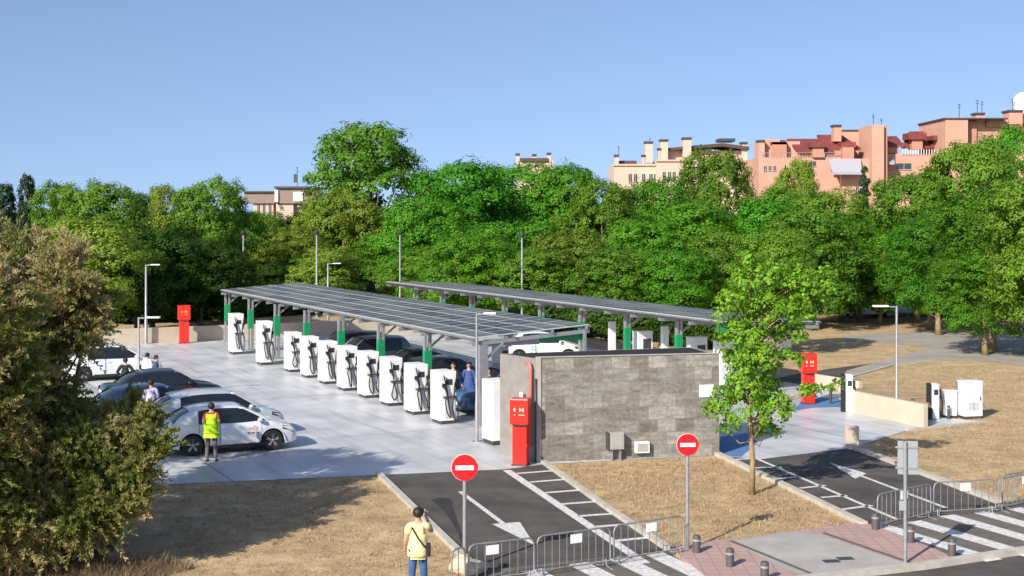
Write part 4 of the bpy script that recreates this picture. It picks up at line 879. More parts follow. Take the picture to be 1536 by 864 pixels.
o = rk.build('concrete_lump', M['beige_concrete']); o.location = (p.x+0.05, p.y-0.15, 0); tag(o, 'rough concrete lump at the foot of the left no-entry sign', 'concrete lump')

# --- crowd barriers ---
def barrier(label, a, b_, plate=None, group=None, H=0.84):
    a, b_ = Vector((a.x, a.y, 0)), Vector((b_.x, b_.y, 0)); d = b_-a; Ln = d.length-0.06; yaw = math.atan2(d.y, d.x)
    r = thing('crowd_barrier', label, 'barrier', (a+b_)/2, yaw, group); h0 = 0.14
    f = MB(); c = 0.12; x = Ln/2
    f.tube([(-x, 0, h0), (-x, 0, H-c), (-x+c*0.3, 0, H-c*0.3), (-x+c, 0, H), (x-c, 0, H), (x-c*0.3, 0, H-c*0.3), (x, 0, H-c), (x, 0, h0), (-x, 0, h0)], 0.018, 6, cap=False)
    f.build('frame', M['barrier'], r, smooth='all')
    n = int(Ln/0.17)
    for i in range(1, n):
        X = -x+2*x*i/n; MB().tube([(X, 0, h0), (X, 0, H-0.01)], 0.0085, 5).build('bar', M['barrier'], r)
    for s_ in (-1, 1):
        MB().tube([(s_*(x-0.10), 0, h0+.05), (s_*(x-0.10), -0.02, 0.05), (s_*(x-0.10), -0.26, 0.015)], 0.016, 5).build('foot', M['galv'], r)
        MB().tube([(s_*(x-0.16), 0, h0+.05), (s_*(x-0.16), 0.02, 0.05), (s_*(x-0.16), 0.26, 0.015)], 0.016, 5).build('foot', M['galv'], r)
    if plate is not None:
        po = MB().box((plate*Ln, -0.025, H-0.14), (0.27, 0.012, 0.18)).build('notice_plate', M['sign_white'], r)
    return r
def gb(px, top, H=0.84):                              # foot of a barrier whose rail is seen at (px, top)
    y = (top-HY*H/HC)/(1-H/HC); return G(px, y)
BG = 'grey crowd barriers closing the ramps'
barrier('leftmost crowd barrier piece, between the photographer and the left sign', gb(676, 826), gb(699, 819), None, BG)
barrier('crowd barrier with white plate just right of the left no-entry sign', gb(701, 818), gb(803, 806), -0.15, BG)
barrier('crowd barrier with white plate across the middle of the left ramp', gb(804, 805), gb(917, 790), 0.02, BG)
barrier('crowd barrier with white plate ending at the second no-entry sign', gb(919, 789), gb(1027, 773), 0.02, BG)
barrier('crowd barrier seen through the grey sign post on the right ramp', gb(1315, 742), gb(1397, 725), -0.02, BG)
barrier('crowd barrier with white plate in the middle of the right ramp', gb(1399, 724), gb(1495, 719), 0.0, BG)
barrier('rightmost crowd barrier cut by the right edge of the picture', gb(1497, 718), gb(1585, 703), -0.05, BG)
barrier('crowd barrier lying back along the dry verge right of the ramp', gb(1495, 719)+Vector((.3,.5,0)), gb(1570, 712)+Vector((.6,1.0,0)), None, BG)
# ================= cars =================
M['rim'] = mat('alloy_rim', (0.50, 0.51, 0.52), 0.3, 0.7); M['headlamp'] = mat('headlamp_lens', (0.05, 0.055, 0.06), 0.08, coat=0.6); M['tail'] = mat('tail_lamp', (0.10, 0.008, 0.010), 0.15)
M['trim'] = mat('black_car_trim', (0.018, 0.018, 0.019), 0.5); M['chrome'] = mat('bright_trim', (0.7, 0.7, 0.7), 0.2, 0.9)
def car_paint(name, c): 
    return mat(name, c, 0.28, 0.1, coat=0.8)
M['white_car'] = car_paint('white_car_paint', (0.72, 0.74, 0.76)); M['silver_car'] = car_paint('silver_car_paint', (0.50, 0.54, 0.58))
M['black_car'] = car_paint('black_car_paint', (0.012, 0.013, 0.016)); M['navy_car'] = car_paint('navy_car_paint', (0.015, 0.028, 0.07)); M['blue_car'] = car_paint('blue_car_paint', (0.05, 0.12, 0.26)); M['grey_car'] = car_paint('grey_car_paint', (0.12, 0.14, 0.17))
def make_car(label, paint, L=4.1, W=1.75, H=1.46, belt=0.93, group=None, kind='hatch', marks=None):
    r = thing('car', label, 'car', (0, 0, 0), 0, group); pm = M[paint]; x0, x1 = -L/2, L/2; wr = 0.325
    xf, xr = x1-0.82, x0+0.72
    if kind == 'hatch': RF, RR = x1-1.80, x0+0.75; WS, RB = x1-0.88, x0+0.16
    elif kind == 'suv': RF, RR = x1-1.68, x0+0.50; WS, RB = x1-1.02, x0+0.12
    else: RF, RR = x1-1.95, x0+1.35; WS, RB = x1-1.15, x0+0.55
    topx = [x0, x0+0.04, x0+0.12, x0+0.35, WS-0.3, WS+0.05, x1-0.55, x1-0.25, x1-0.08, x1]
    topz = [belt*0.62, belt*0.86, belt+0.02, belt+0.04, belt+0.0, belt-0.01, belt-0.10, belt-0.18, belt-0.30, belt-0.48]
    def zt(x): return float(np.interp(x, topx, topz))
    def hw(x):
        u = abs(x)/(L/2); k = 1-0.16*u**5-0.12*max(0, u-0.93)/0.07; return W/2*k
    def zb(x):
        z = 0.20+0.05*max(0, (abs(x)-L/2+0.4))/0.4
        for c in (xf, xr):
            q = (wr+0.065)**2-(x-c)**2
            if q > 0: z = max(z, wr-0.01+math.sqrt(q))
        return z
    def sec(x):
        w_, t, b = hw(x), zt(x), zb(x); mid = min(max(0.62, b+0.02), t-0.05)
        if t-b < 0.12: mid = (t+b)/2
        return [(w_*0.965, b), (w_*0.995, b+(mid-b)*0.5), (w_, mid), (w_*0.985, mid+(t-mid)*0.55), (w_*0.945, t-0.035*(t-mid > .1)), (w_*0.86, t+0.005), (w_*0.45, t+0.035), (0, t+0.04)]
    xs = sorted(set([round(v, 4) for v in list(np.linspace(x0, x1, 64))+[xf-wr-.066, xf+wr+.066, xr-wr-.066, xr+wr+.066, xf, xr]]))
    b = MB(); vs = []; K = 8
    for x in xs:
        s_ = sec(x); vs += [(x, y, z) for (y, z) in s_]+[(x, -y, z) for (y, z) in s_[-2::-1]]
    m = 2*K-1; fs = [(i*m+k, (i+1)*m+k, (i+1)*m+k+1, i*m+k+1) for i in range(len(xs)-1) for k in range(m-1)]
    fs += [tuple(range(m)), tuple((len(xs)-1)*m+k for k in range(m-1, -1, -1))]
    b.add(vs, fs); body = b.build('body', pm, r, smooth=True)
    MB().box((0, 0, 0.30), (L-0.35, W-0.42, 0.22)).build('underbody', M['trim'], r)
    for c in (xf, xr): MB().box((c, 0, 0.48), (0.86, W-0.40, 0.5)).build('wheel_well', M['black'], r)
    # cabin
    zr = H
    cx = [RB, RB+(RR-RB)*0.5, RR, (RR+RF)/2, RF, (RF+WS)/2, WS]; cz = [belt+0.01, belt+(zr-belt)*0.62, zr-0.06, zr, zr-0.035, belt+(zr-belt)*0.55, belt-0.01]
    if kind == 'hatch':
        hh_ = zr-belt; cx = [RB, RB+(RR-RB)*0.4, RR, RR+(RF-RR)*0.28, (RR+RF)/2+0.1, RF-0.1, RF+0.12, RF+(WS-RF)*0.5, RF+(WS-RF)*0.8, WS]
        cz = [belt+0.01, belt+hh_*0.50, belt+hh_*0.84, belt+hh_*0.96, zr, belt+hh_*0.965, belt+hh_*0.87, belt+hh_*0.52, belt+hh_*0.20, belt-0.01]
    def zc(x): return float(np.interp(x, cx, cz))
    wb0 = W/2*0.925; wt0 = W/2*0.70
    def hy(z, x=0): f = (z-belt)/(zr-belt); return (wb0+(wt0-wb0)*f)*(1-0.10*max(0, (abs(x-(RR+RF)/2)-(RF-RR)/2))/1.0)
    cxs = list(np.linspace(RB, WS, 40)); g_ = MB(); vs = []
    for x in cxs:
        z = zc(x); zz = belt-0.03; top = max(z, belt+0.0)
        s_ = [(hy(belt, x), zz), (hy(belt+(top-belt)*.5, x), belt+(top-belt)*.5), (hy(top, x)+0.0, top-0.02), (hy(top, x)-0.07, top+0.005), (0, top+0.03)]
        vs += [(x, y, q) for (y, q) in s_]+[(x, -y, q) for (y, q) in s_[-2::-1]]
    m = 9; fs = [(i*m+k, (i+1)*m+k, (i+1)*m+k+1, i*m+k+1) for i in range(len(cxs)-1) for k in range(m-1)]+[tuple(range(m)), tuple((len(cxs)-1)*m+k for k in range(m-1, -1, -1))]
    g_.add(vs, fs); g_.build('windows', M['glass'], r, smooth=True)
    # roof skin
    rf = MB(); vs = []; rx = list(np.linspace(RR-0.08, RF+0.02, 16))
    for x in rx:
        z = zc(x)+0.012; s_ = [(hy(z, x)+0.016, z-0.075), (hy(z, x)+0.010, z-0.02), (hy(z, x)-0.07, z+0.008), (0, z+0.034)]
        vs += [(x, y, q) for (y, q) in s_]+[(x, -y, q) for (y, q) in s_[-2::-1]]
    m = 7; rf.add(vs, [(i*m+k, (i+1)*m+k, (i+1)*m+k+1, i*m+k+1) for i in range(len(rx)-1) for k in range(m-1)]); rf.build('roof', pm, r, smooth=True)
    for s_ in (1, -1):
        # pillars follow the side edge of the cabin
        pts = [(x, s_*(hy(zc(x), x)+0.004), zc(x)-0.015) for x in np.linspace(RF-0.02, WS, 8)]; MB().tube(pts, 0.034, 6).build('front_pillar', pm, r, smooth='all')
        q = MB(); vs = []
        for x in np.linspace(RB, RR+0.16, 8):
            z = zc(x); vs += [(x, s_*(hy(belt, x)+0.012), belt-0.04), (x, s_*(hy((belt+z)/2, x)+0.012), (belt+z)/2), (x, s_*(hy(z, x)+0.012), z-0.01), (x, s_*(hy(z, x)-0.08), z+0.018)]
        q.add(vs, [(i*4+k, (i+1)*4+k, (i+1)*4+k+1, i*4+k+1) for i in range(7) for k in range(3)]); q.build('rear_pillar', pm, r, smooth=True)
        xm = (RF+RR)/2+0.08; MB().bar((xm, s_*(hy(belt, 0)+0.004), belt), (xm-0.06, s_*(hy(zr-.06, 0)+0.006), zr-0.07), 0.07, 0.012).build('door_pillar', M['trim'], r)
        # doors: seams and handles
        for (xa, xb) in ((xm+0.01, WS-0.28), (xr+0.20, xm-0.02)):
            sm = MB()
            for x in (xa, xb):
                n_ = 6; z_ = np.linspace(max(0.30, zb(x)+0.03), zt(x)-0.03, n_)
                ys = [float(np.interp(z, [p[1] for p in sec(x)[:5]], [p[0] for p in sec(x)[:5]])) for z in z_]
                sm.tube([(x, s_*(y+0.001), z) for y, z in zip(ys, z_)], 0.007, 4)
            sm.build('door_seam', M['trim'], r)
            MB().box((xa+0.16 if False else (min(xa, xb)+0.14), s_*(hw(0)+0.002), belt-0.14), (0.17, 0.03, 0.03)).build('door_handle', pm, r)
        MB().box((0.02, s_*(hw(0)-0.012), 0.24), (L*0.44, 0.03, 0.09)).build('sill', M['trim'], r)
        mi = MB().ball((WS-0.34, s_*(W/2+0.05), belt+0.06), (0.085, 0.11, 0.075), 10, 8); mi.build('mirror', pm, r, smooth='all')
        # lamps
        hl = MB(); vs = []
        for x in np.linspace(x1-0.50, x1-0.06, 7):
            t = zt(x); w_ = hw(x); f = (x-(x1-0.5))/0.44; vs += [(x, s_*(w_*1.0+0.004), t-0.16), (x+0.002, s_*(w_*0.965+0.006), t-0.06+0.02*f), (x+0.004, s_*(w_*0.84), t+0.012)]
        hl.add(vs, [(i*3+k, (i+1)*3+k, (i+1)*3+k+1, i*3+k+1) for i in range(6) for k in range(2)]); hl.build('headlight', M['headlamp'], r, smooth=True)
        tlm = MB(); vs = []
        for x in np.linspace(x0+0.03, x0+0.34, 5):
            t = zt(max(x, x0+0.1)); w_ = hw(x); vs += [(x, s_*(w_*1.0+0.006), t-0.19), (x, s_*(w_*0.985+0.008), t-0.12), (x, s_*(w_*0.94+0.008), t-0.04)]
        tlm.add(vs, [(i*3+k, (i+1)*3+k, (i+1)*3+k+1, i*3+k+1) for i in range(4) for k in range(2)]); tlm.build('tail_light', M['tail'], r, smooth=True)
        for c in (xf, xr):
            yw = s_*(W/2-0.11)
            ty = MB().lathe([(wr*0.62, -0.10), (wr*0.93, -0.105), (wr, -0.07), (wr, 0.07), (wr*0.93, 0.105), (wr*0.62, 0.10)], 28, (c, yw, wr), 'y').build('wheel', M['black'], r, smooth=True)
            rm = MB().lathe([(wr*0.66, 0.06), (wr*0.66, 0.095), (wr*0.60, 0.085), (wr*0.56, 0.03), (0.04, 0.03)] if s_ > 0 else [(0.04, -0.03), (wr*0.56, -0.03), (wr*0.60, -0.085), (wr*0.66, -0.095), (wr*0.66, -0.06)], 24, (c, yw, wr), 'y')
            for k in range(5):
                a = 2*pi*k/5+0.3
                for da in (-0.13, 0.13): rm.bar((c+0.03*cos(a), yw+s_*0.085, wr+0.03*sin(a)), (c+wr*0.62*cos(a+da), yw+s_*0.085, wr+wr*0.62*sin(a+da)), 0.045, 0.03)
            rm.lathe([(wr*0.60, 0.062), (wr*0.60, 0.066)] if s_ > 0 else [(wr*0.60, -0.066), (wr*0.60, -0.062)], 20, (c, yw, wr), 'y')
            rm.ball((c, yw+s_*0.085, wr), 0.045, 8, 6); rm.build('rim', M['rim'], ty)
            # dark arch lip
            MB().tube([(c+(wr+0.06)*cos(t), s_*(hw(c)-0.006), wr+(wr+0.06)*sin(t)) for t in np.linspace(0.0, pi, 14)], 0.018, 5).build('arch_lip', M['trim'] if kind == 'suv' else pm, r)
    gr = MB(); gr.box((x1-0.045, 0, 0.42), (0.10, W*0.62, 0.17)); gr.build('grille', M['trim'], r, bevel=0.01)
    MB().box((x1+0.012, 0, 0.42), (0.012, 0.50, 0.11)).build('number_plate', M['sign_white'], r); MB().box((x0-0.004, 0, 0.72), (0.02, 0.50, 0.11)).build('number_plate', M['sign_white'], r)
    MB().box((x0+0.03, 0, 0.36), (0.10, W*0.7, 0.14)).build('rear_bumper', M['trim'], r, bevel=0.01)
    if marks: marks(r, hw, L, W, belt)
    return r
def door_mark(r, hw, L, W, belt):
    k = MB(); y = -(hw(0.5)+0.006)
    for i, (dx, w_) in enumerate(((0, .07), (.09, .05), (.16, .07), (.25, .04), (.31, .08))): k.box((0.42+dx, y, 0.60), (w_-0.015, 0.006, 0.05))
    k.build('door_lettering', M['grey_car'], r)
    j = MB(); j.lathe([(0.085, -0.002), (0.085, 0.002)], 14, (0.62, y, 0.735), 'y'); j.box((0.50, y, 0.745), (0.14, 0.005, 0.05)); j.build('door_emblem', mat('pale_red_emblem', (0.72, 0.44, 0.42), 0.5), r)
def green_mark(r, hw, L, W, belt):
    j = MB()
    for s_ in (-1,):
        y = s_*(hw(0)+0.007)
        for k in range(14):
            a = 2*pi*k/14; a2 = 2*pi*(k+0.7)/14; j.bar((-0.55+0.17*cos(a), y, 0.64+0.17*sin(a)), (-0.55+0.17*cos(a2), y, 0.64+0.17*sin(a2)), 0.006, 0.035)
        j.bar((-0.66, y, 0.64), (-0.50, y, 0.70), 0.006, 0.03); j.bar((-0.50, y, 0.70), (-0.44, y, 0.58), 0.006, 0.03)
    j.build('green_logo', M['green'], r)
def park(o, loc, yaw): o.location = (loc.x, loc.y, 0.012); o.rotation_euler = (0, 0, yaw); return o
LG = 'cars parked in the open bays on the left'
mid = (G(290, 684)+G(415, 676))/2+V1*0.80
CARLEN = 4.1
vY = ROW-0.04
park(make_car('nearest car, white hatchback with red door emblem behind the hi-vis man', 'white_car', 4.0, 1.74, 1.42, 0.93, marks=door_mark, group=LG), mid, vY)
def at_front(px, py, L): return G(px, py)-Vector((cos(ROW), sin(ROW), 0))*L/2+V1*0.5
park(make_car('pale silver car with bright window line right behind the white hatchback', 'silver_car', 4.4, 1.82, 1.52, 0.96, LG, 'hatch'), mid+V1*2.75+V2*0.25, ROW)
park(make_car('dark blue car whose roof shows behind the pale silver one', 'navy_car', 4.2, 1.78, 1.50, 0.93, LG), mid+V1*5.4-V2*1.2, ROW)
park(make_car('black low saloon beyond the man in the white shirt', 'black_car', 4.6, 1.80, 1.44, 0.92, LG, 'sedan'), mid+V1*10.3+V2*0.15, ROW)
park(make_car('white car at the far end of the left bays behind the lamp post', 'white_car', 4.2, 1.78, 1.5, 0.95, LG), mid+V1*20.5+V2*0.1, ROW)
BGc = 'cars charging under the near canopy'
for t, pn, kd, lb in ((0.0, 'white_car', 'hatch', 'white car charging behind the nearest charger beside the thick column'), (2.9, 'blue_car', 'suv', 'blue car under the canopy behind the two standing people'), (8.6, 'navy_car', 'hatch', 'dark navy car behind the middle chargers under the canopy'), (12.3, 'black_car', 'sedan', 'black car under the middle of the canopy'), (17.6, 'grey_car', 'suv', 'blue-grey car under the canopy beyond the black car'), (20.4, 'black_car', 'suv', 'dark car with roof rails near the far end of the canopy')):
    c = make_car(lb, pn, 4.2, 1.78, 1.6 if kd == 'suv' else 1.48, 0.95, BGc, kd); park(c, S(2.7, t+0.1), ROW+pi if kd != 'hatch' else ROW)
# white car with green emblem seen above the stone wall
p = (G(780, 546)+G(852, 544))/2
park(make_car('white car with green round logo seen above the left end of the stone wall', 'white_car', 4.0, 1.74, 1.5, 0.98, None, 'hatch', green_mark), Vector((p.x, p.y+1.0, 0)), 0.05+pi*0)
# far cars in the street beyond the trees at right
FG = 'cars parked far away beyond the trees at right'
fc = [(1300, 476, 'white_car', 'distant white car at the left of the far row, under the tree crowns'), (1345, 474, 'silver_car', 'distant silver car behind the arm of the right lamp'), (1392, 473, 'white_car', 'distant white car between the two pale trunks'), (1436, 474, 'silver_car', 'distant silver car right of the pale trunks')]
proto = None
for px, py, pn, lb in fc:
    c = make_car(lb, pn, 4.3, 1.78, 1.5, 0.95, FG); p = G(px, py); park(c, p, 0.08)

# ================= people =================
M['skin'] = mat('skin', (0.50, 0.30, 0.21), 0.6); M['hair'] = mat('dark_hair', (0.018, 0.012, 0.010), 0.6)
def cloth(n, c, v=0.12): M[n] = mat(n, c, 0.85, vary=v, vscale=9, bump=0.3, bscale=14)
cloth('yellow_shirt', (0.78, 0.70, 0.33)); cloth('jeans', (0.035, 0.10, 0.24), .25); cloth('hivis', (0.50, 0.85, 0.02)); cloth('grey_trousers', (0.12, 0.11, 0.11)); cloth('white_shirt', (0.68, 0.68, 0.74)); cloth('dark_cloth', (0.02, 0.02, 0.026)); cloth('lilac_shirt', (0.48, 0.46, 0.66)); cloth('navy_cloth', (0.03, 0.05, 0.12)); cloth('red_sleeve', (0.45, 0.06, 0.05)); cloth('magenta_cloth', (0.25, 0.02, 0.10)); cloth('blue_shirt', (0.05, 0.08, 0.24))
def skin_mesh(joints, edges, root=0, sub=2):
    """grow one continuous surface over a skeleton: joints {name: (pos, radius)}"""
    names = list(joints); ix = {n: i for i, n in enumerate(names)}
    me = bpy.data.meshes.new('tmp_skin'); me.from_pydata([joints[n][0] for n in names], [(ix[a], ix[b]) for a, b in edges], [])
    o = bpy.data.objects.new('tmp_skin', me); COL.objects.link(o)
    sk = o.modifiers.new('s', 'SKIN'); sk.use_smooth_shade = True
    if not me.skin_vertices: return None
    for i, n in enumerate(names):
        rr = joints[n][1]; rr = rr if hasattr(rr, '__len__') else (rr, rr); me.skin_vertices[0].data[i].radius = rr; me.skin_vertices[0].data[i].use_root = (i == root)
    sb = o.modifiers.new('d', 'SUBSURF'); sb.levels = sub; sb.render_levels = sub
    dg = bpy.context.evaluated_depsgraph_get(); dg.update(); ev = o.evaluated_get(dg); m2 = ev.to_mesh()
    v = [tuple(q.co) for q in m2.vertices]; f = [tuple(p.vertices) for p in m2.polygons]; ev.to_mesh_clear()
    bpy.data.objects.remove(o); bpy.data.meshes.remove(me); return v, f
def person(label, loc, yaw, h, top, legs, pose='stand', sleeves='short', hairm='hair', group=None, extras=None, vest=None, lift=0.0):
    """local frame: x right, y forward (facing), z up"""
    k = h/1.75; V = lambda x, y, z: Vector((x*k, y*k, z*k))
    r = thing('person', label, 'person', (loc[0], loc[1], loc[2] if len(loc) > 2 else 0.012), yaw, group)
    J = {}
    J['pel'] = (V(0, 0, .95), .125*k); J['wa'] = (V(0, 0, 1.10), .115*k); J['ch'] = (V(0, 0, 1.30), (.145*k, .115*k)); J['nb'] = (V(0, 0, 1.45), .07*k); J['nk'] = (V(0, .01, 1.51), .052*k)
    J['hdb'] = (V(0, .015, 1.56), .062*k); J['hd'] = (V(0, .02, 1.645), (.083*k, .098*k)); J['hdt'] = (V(0, .005, 1.70), .075*k)
    for s_, n in ((-1, 'l'), (1, 'r')):
        J['sh'+n] = (V(s_*.175, 0, 1.42), .062*k)
        if pose == 'camera': el, wr = V(s_*.27 if s_ > 0 else s_*.24, .12 if s_ > 0 else -.02, 1.27 if s_ > 0 else 1.14), V(s_*.15 if s_ > 0 else -.25, .20 if s_ > 0 else .12, 1.56 if s_ > 0 else .93)
        elif pose == 'hips' : el, wr = V(s_*.34, -.04, 1.17), V(s_*.20, .12, 1.08)
        elif pose == 'fold': el, wr = V(s_*.24, -.02, 1.15), V(s_*.06, .20, 1.20)
        else: el, wr = V(s_*.235, -.01, 1.14), V(s_*.25, .05, .90)
        J['el'+n] = (el, .042*k); J['wr'+n] = (wr, .028*k)
        d = (wr-el).normalized(); J['ha'+n] = (wr+d*.05*k, (.036*k, .022*k))
        J['hi'+n] = (V(s_*.085, 0, .90), .080*k); J['kn'+n] = (V(s_*.115, .02, .50), .058*k); J['an'+n] = (V(s_*.13, -.01, .09), .040*k); J['to'+n] = (V(s_*.145, .15, .035), .038*k)
    E = [('pel', 'wa'), ('wa', 'ch'), ('ch', 'nb'), ('nb', 'nk'), ('nk', 'hdb'), ('hdb', 'hd'), ('hd', 'hdt')]
    for n in 'lr': E += [('nb', 'sh'+n), ('sh'+n, 'el'+n), ('el'+n, 'wr'+n), ('wr'+n, 'ha'+n), ('pel', 'hi'+n), ('hi'+n, 'kn'+n), ('kn'+n, 'an'+n), ('an'+n, 'to'+n)]
    v, f = skin_mesh(J, E); b = MB(); b.add(v, f)
    hd = J['hd'][0]
    b.ball(hd+V(0, .103, -.012), (.014*k, .022*k, .026*k), 8, 6)
    for s_ in (-1, 1): b.ball(hd+V(s_*.088, 0, -.01), (.012*k, .022*k, .032*k), 8, 6)
    for s_, n in ((-1, 'l'), (1, 'r')):
        w_ = J['wr'+n][0]; h_ = J['ha'+n][0]; d = (h_-w_).normalized(); sd2 = d.cross(Vector((0, 1, 0.2))).normalized()
        up = sd2.cross(d).normalized()
        for q, ln in enumerate((.068, .078, .072, .056)):
            a = h_+sd2*(q-1.5)*.019*k+d*.02*k; m_ = a+d*ln*.55*k; e_ = m_+(d*.8+up*.5).normalized()*ln*.45*k; b.tube([a, m_, e_], [.0095*k, .009*k, .007*k], 6)
        a = w_+sd2*.03*k*(-1)+d*.02*k; b.tube([a, a+(d*.6-sd2*.8).normalized()*.035*k, a+(d*.9-sd2*.5).normalized()*.065*k], [.012*k, .011*k, .008*k], 6)
    b.build('body', M['skin'], r, smooth='all')
    ey = MB()
    for s_ in (-1, 1): ey.ball(hd+V(s_*.032, .092, .008), .010*k, 6, 5)
    ey.build('eyes', M['hair'], r)
    # hair cap
    hr = MB(); hr.ball(hd+V(0, -.022, .030), (.104*k, .114*k, .104*k), 14, 10)
    hr.v = [(x, y, z if not (y > hd.y+.05*k and z < hd.z+.05*k) else hd.z+.055*k) for (x, y, z) in hr.v]; hr.build('hair', M[hairm], r, smooth='all')
    grow = lambda q, e: tuple(x+e for x in (q if hasattr(q, '__len__') else (q, q)))
    def garment(name, keys, ed, m, e=.014, over={}):
        jj = {n: (J[n][0], grow(J[n][1], e*k)) for n in keys}
        for n, val in over.items(): jj[n] = val
        vv, ff = skin_mesh(jj, ed); q = MB(); q.add(vv, ff)
        if name == 'shirt' and not vest:          # the loose lower part that hangs over the trousers
            sk_ = MB().lathe([(.212*k, .845*k), (.217*k, .90*k), (.212*k, .98*k), (.190*k, 1.07*k), (.165*k, 1.17*k), (.150*k, 1.27*k)], 22)
            sk_.v = [(x*(1+.03*math.sin(5*math.atan2(y, x)+z*9)), y*.88*(1+.03*math.sin(4*math.atan2(y, x)+z*7)), z) for (x, y, z) in sk_.v]; q.add(sk_.v, sk_.f)
        return q.build(name, M[m], r, smooth='all')
    tk = {n: J[n] for n in ('pel', 'wa', 'ch', 'nb')}
    over = {}
    for n in 'lr':
        f_ = .62 if sleeves == 'short' else .97
        if sleeves == 'short': over['cu'+n] = (J['sh'+n][0].lerp(J['el'+n][0], f_), (.058*k, .058*k))
        else: over['cu'+n] = (J['el'+n][0].lerp(J['wr'+n][0], .9), (.040*k, .040*k))
    hem = {'hem': (V(0, 0, .93), (.150*k, .130*k))}; over.update(hem); over['nb'] = (V(0, 0, 1.44), (.075*k, .07*k))
    ed = [('pel', 'wa'), ('wa', 'ch'), ('ch', 'nb'), ('pel', 'hem')]
    for n in 'lr': ed += [('nb', 'sh'+n)]+([('sh'+n, 'cu'+n)] if sleeves == 'short' else [('sh'+n, 'el'+n), ('el'+n, 'cu'+n)])
    keys = ['pel', 'wa', 'ch', 'nb', 'shl', 'shr']+([] if sleeves == 'short' else ['ell', 'elr'])
    garment('shirt', keys, ed, top, .022, over)
    if vest:
        vo = {'hem': (V(0, 0, .90), (.232*k, .20*k)), 'pel': (V(0, 0, .96), (.228*k, .20*k)), 'nb': (V(0, -.0, 1.43), (.085*k, .085*k)), 'shl': (V(-.15, 0, 1.42), (.078*k, .075*k)), 'shr': (V(.15, 0, 1.42), (.078*k, .075*k))}
        garment('safety_vest', ['pel', 'wa', 'ch', 'nb'], [('pel', 'wa'), ('wa', 'ch'), ('ch', 'nb'), ('pel', 'hem'), ('nb', 'shl'), ('nb', 'shr')], vest, .038, vo)
    garment('trousers', ['pel', 'hil', 'hir', 'knl', 'knr', 'anl', 'anr'], [('pel', 'hil'), ('pel', 'hir'), ('hil', 'knl'), ('hir', 'knr'), ('knl', 'anl'), ('knr', 'anr')], legs, .016)
    for n in 'lr':
        a, t = J['an'+n][0], J['to'+n][0]; s = MB().ball(((a.x+t.x)/2, (a.y+t.y)/2, .048*k), (.052*k, .145*k, .048*k), 12, 8); s.build('shoe', M['dark_cloth'], r, smooth='all')
    if extras: extras(r, k, V, J)
    return r
def cam_extras(r, k, V, J):
    w_ = J['har'][0]; MB().box(w_+V(-.09, .03, .05), (.13*k, .07*k, .085*k)).build('camera_body', M['black'], r, bevel=0.008)
    MB().tube([V(-.12, -.13, 1.42), V(-.02, -.165, 1.25), V(.10, -.165, 1.08), V(.17, -.12, 1.0)], .014*k, 6).build('strap', M['black'], r)
    MB().box(V(.20, -.10, .98), (.09*k, .16*k, .24*k)).build('shoulder_bag', M['black'], r, bevel=0.02)
p = G(627, 899); person('man in pale yellow shirt and jeans holding up a camera beside the left ramp', (p.x, p.y, 0), 0.05, 1.73, 'yellow_shirt', 'jeans', 'camera', 'short', extras=cam_extras)
p = G(317, 693); person('person in yellow-green safety vest standing beside the white hatchback', p, 0.1, 1.74, 'red_sleeve', 'grey_trousers', 'fold', 'short', vest='hivis')
q = mid+V1*9.0-V2*2.3; 
p = G(223, 650); person('man in white shirt standing between the dark parked cars', (p.x, p.y+0.3), 0.2, 1.74, 'lilac_shirt', 'dark_cloth', 'stand', 'long')
p = G(221, 590); person('person in white shirt with dark hair beside the far white car', p, -0.4, 1.66, 'white_shirt', 'dark_cloth', 'stand', 'long')
p = G(234, 592); person('person in blue-grey jacket standing right of the dark haired one in white', p, -1.2, 1.60, 'navy_cloth', 'dark_cloth', 'stand', 'long')
p = G(188, 600); person('person in dark clothes in front of the far white car', p, 0.3, 1.66, 'dark_cloth', 'dark_cloth', 'hips', 'long')
for (wd, t, tp, lg, ps, yw, lb) in ((1.35, 3.5+.9, 'dark_cloth', 'dark_cloth', 'fold', 2.6, 'person in black under the canopy, leftmost of the three by the blue car'), (1.9, 4.2, 'blue_shirt', 'jeans', 'stand', 3.0, 'person in a blue shirt under the canopy between two dark figures'), (1.75, 2.2, 'dark_cloth', 'dark_cloth', 'stand', 3.4, 'tall person in a dark suit right of the one in a blue shirt')):
    person(lb, S(wd-.45, t-.6, 0.012), yw, 1.80, tp, lg, ps, 'long', group='people talking under the near canopy')
p = G(731, 650); person('person in magenta top behind the front lamp post under the white board', (p.x+.25, p.y+1.6), 0.4, 1.66, 'magenta_cloth', 'dark_cloth', 'stand', 'long')
# white cabinet with small dark display behind the front column
p = S(3.1, 4.3); r = thing('control_cabinet', 'white control cabinet with small dark display behind the front lamp post', 'cabinet', p, 0.0)
MB().box((0, 0, 1.95), (0.66, 0.35, 0.62)).build('housing', M['white_panel'], r, bevel=0.015); MB().box((0.2, -0.18, 2.08), (0.2, 0.02, 0.10)).build('display', M['screen'], r); MB().box((0, 0, 1.48), (0.62, 0.3, 0.24)).build('lower_box', M['charger_grey'], r, bevel=0.01)
for s_ in (-.25, .25): MB().box((s_, 0.05, 0.7), (0.06, 0.06, 1.4)).build('leg', M['galv'], r)
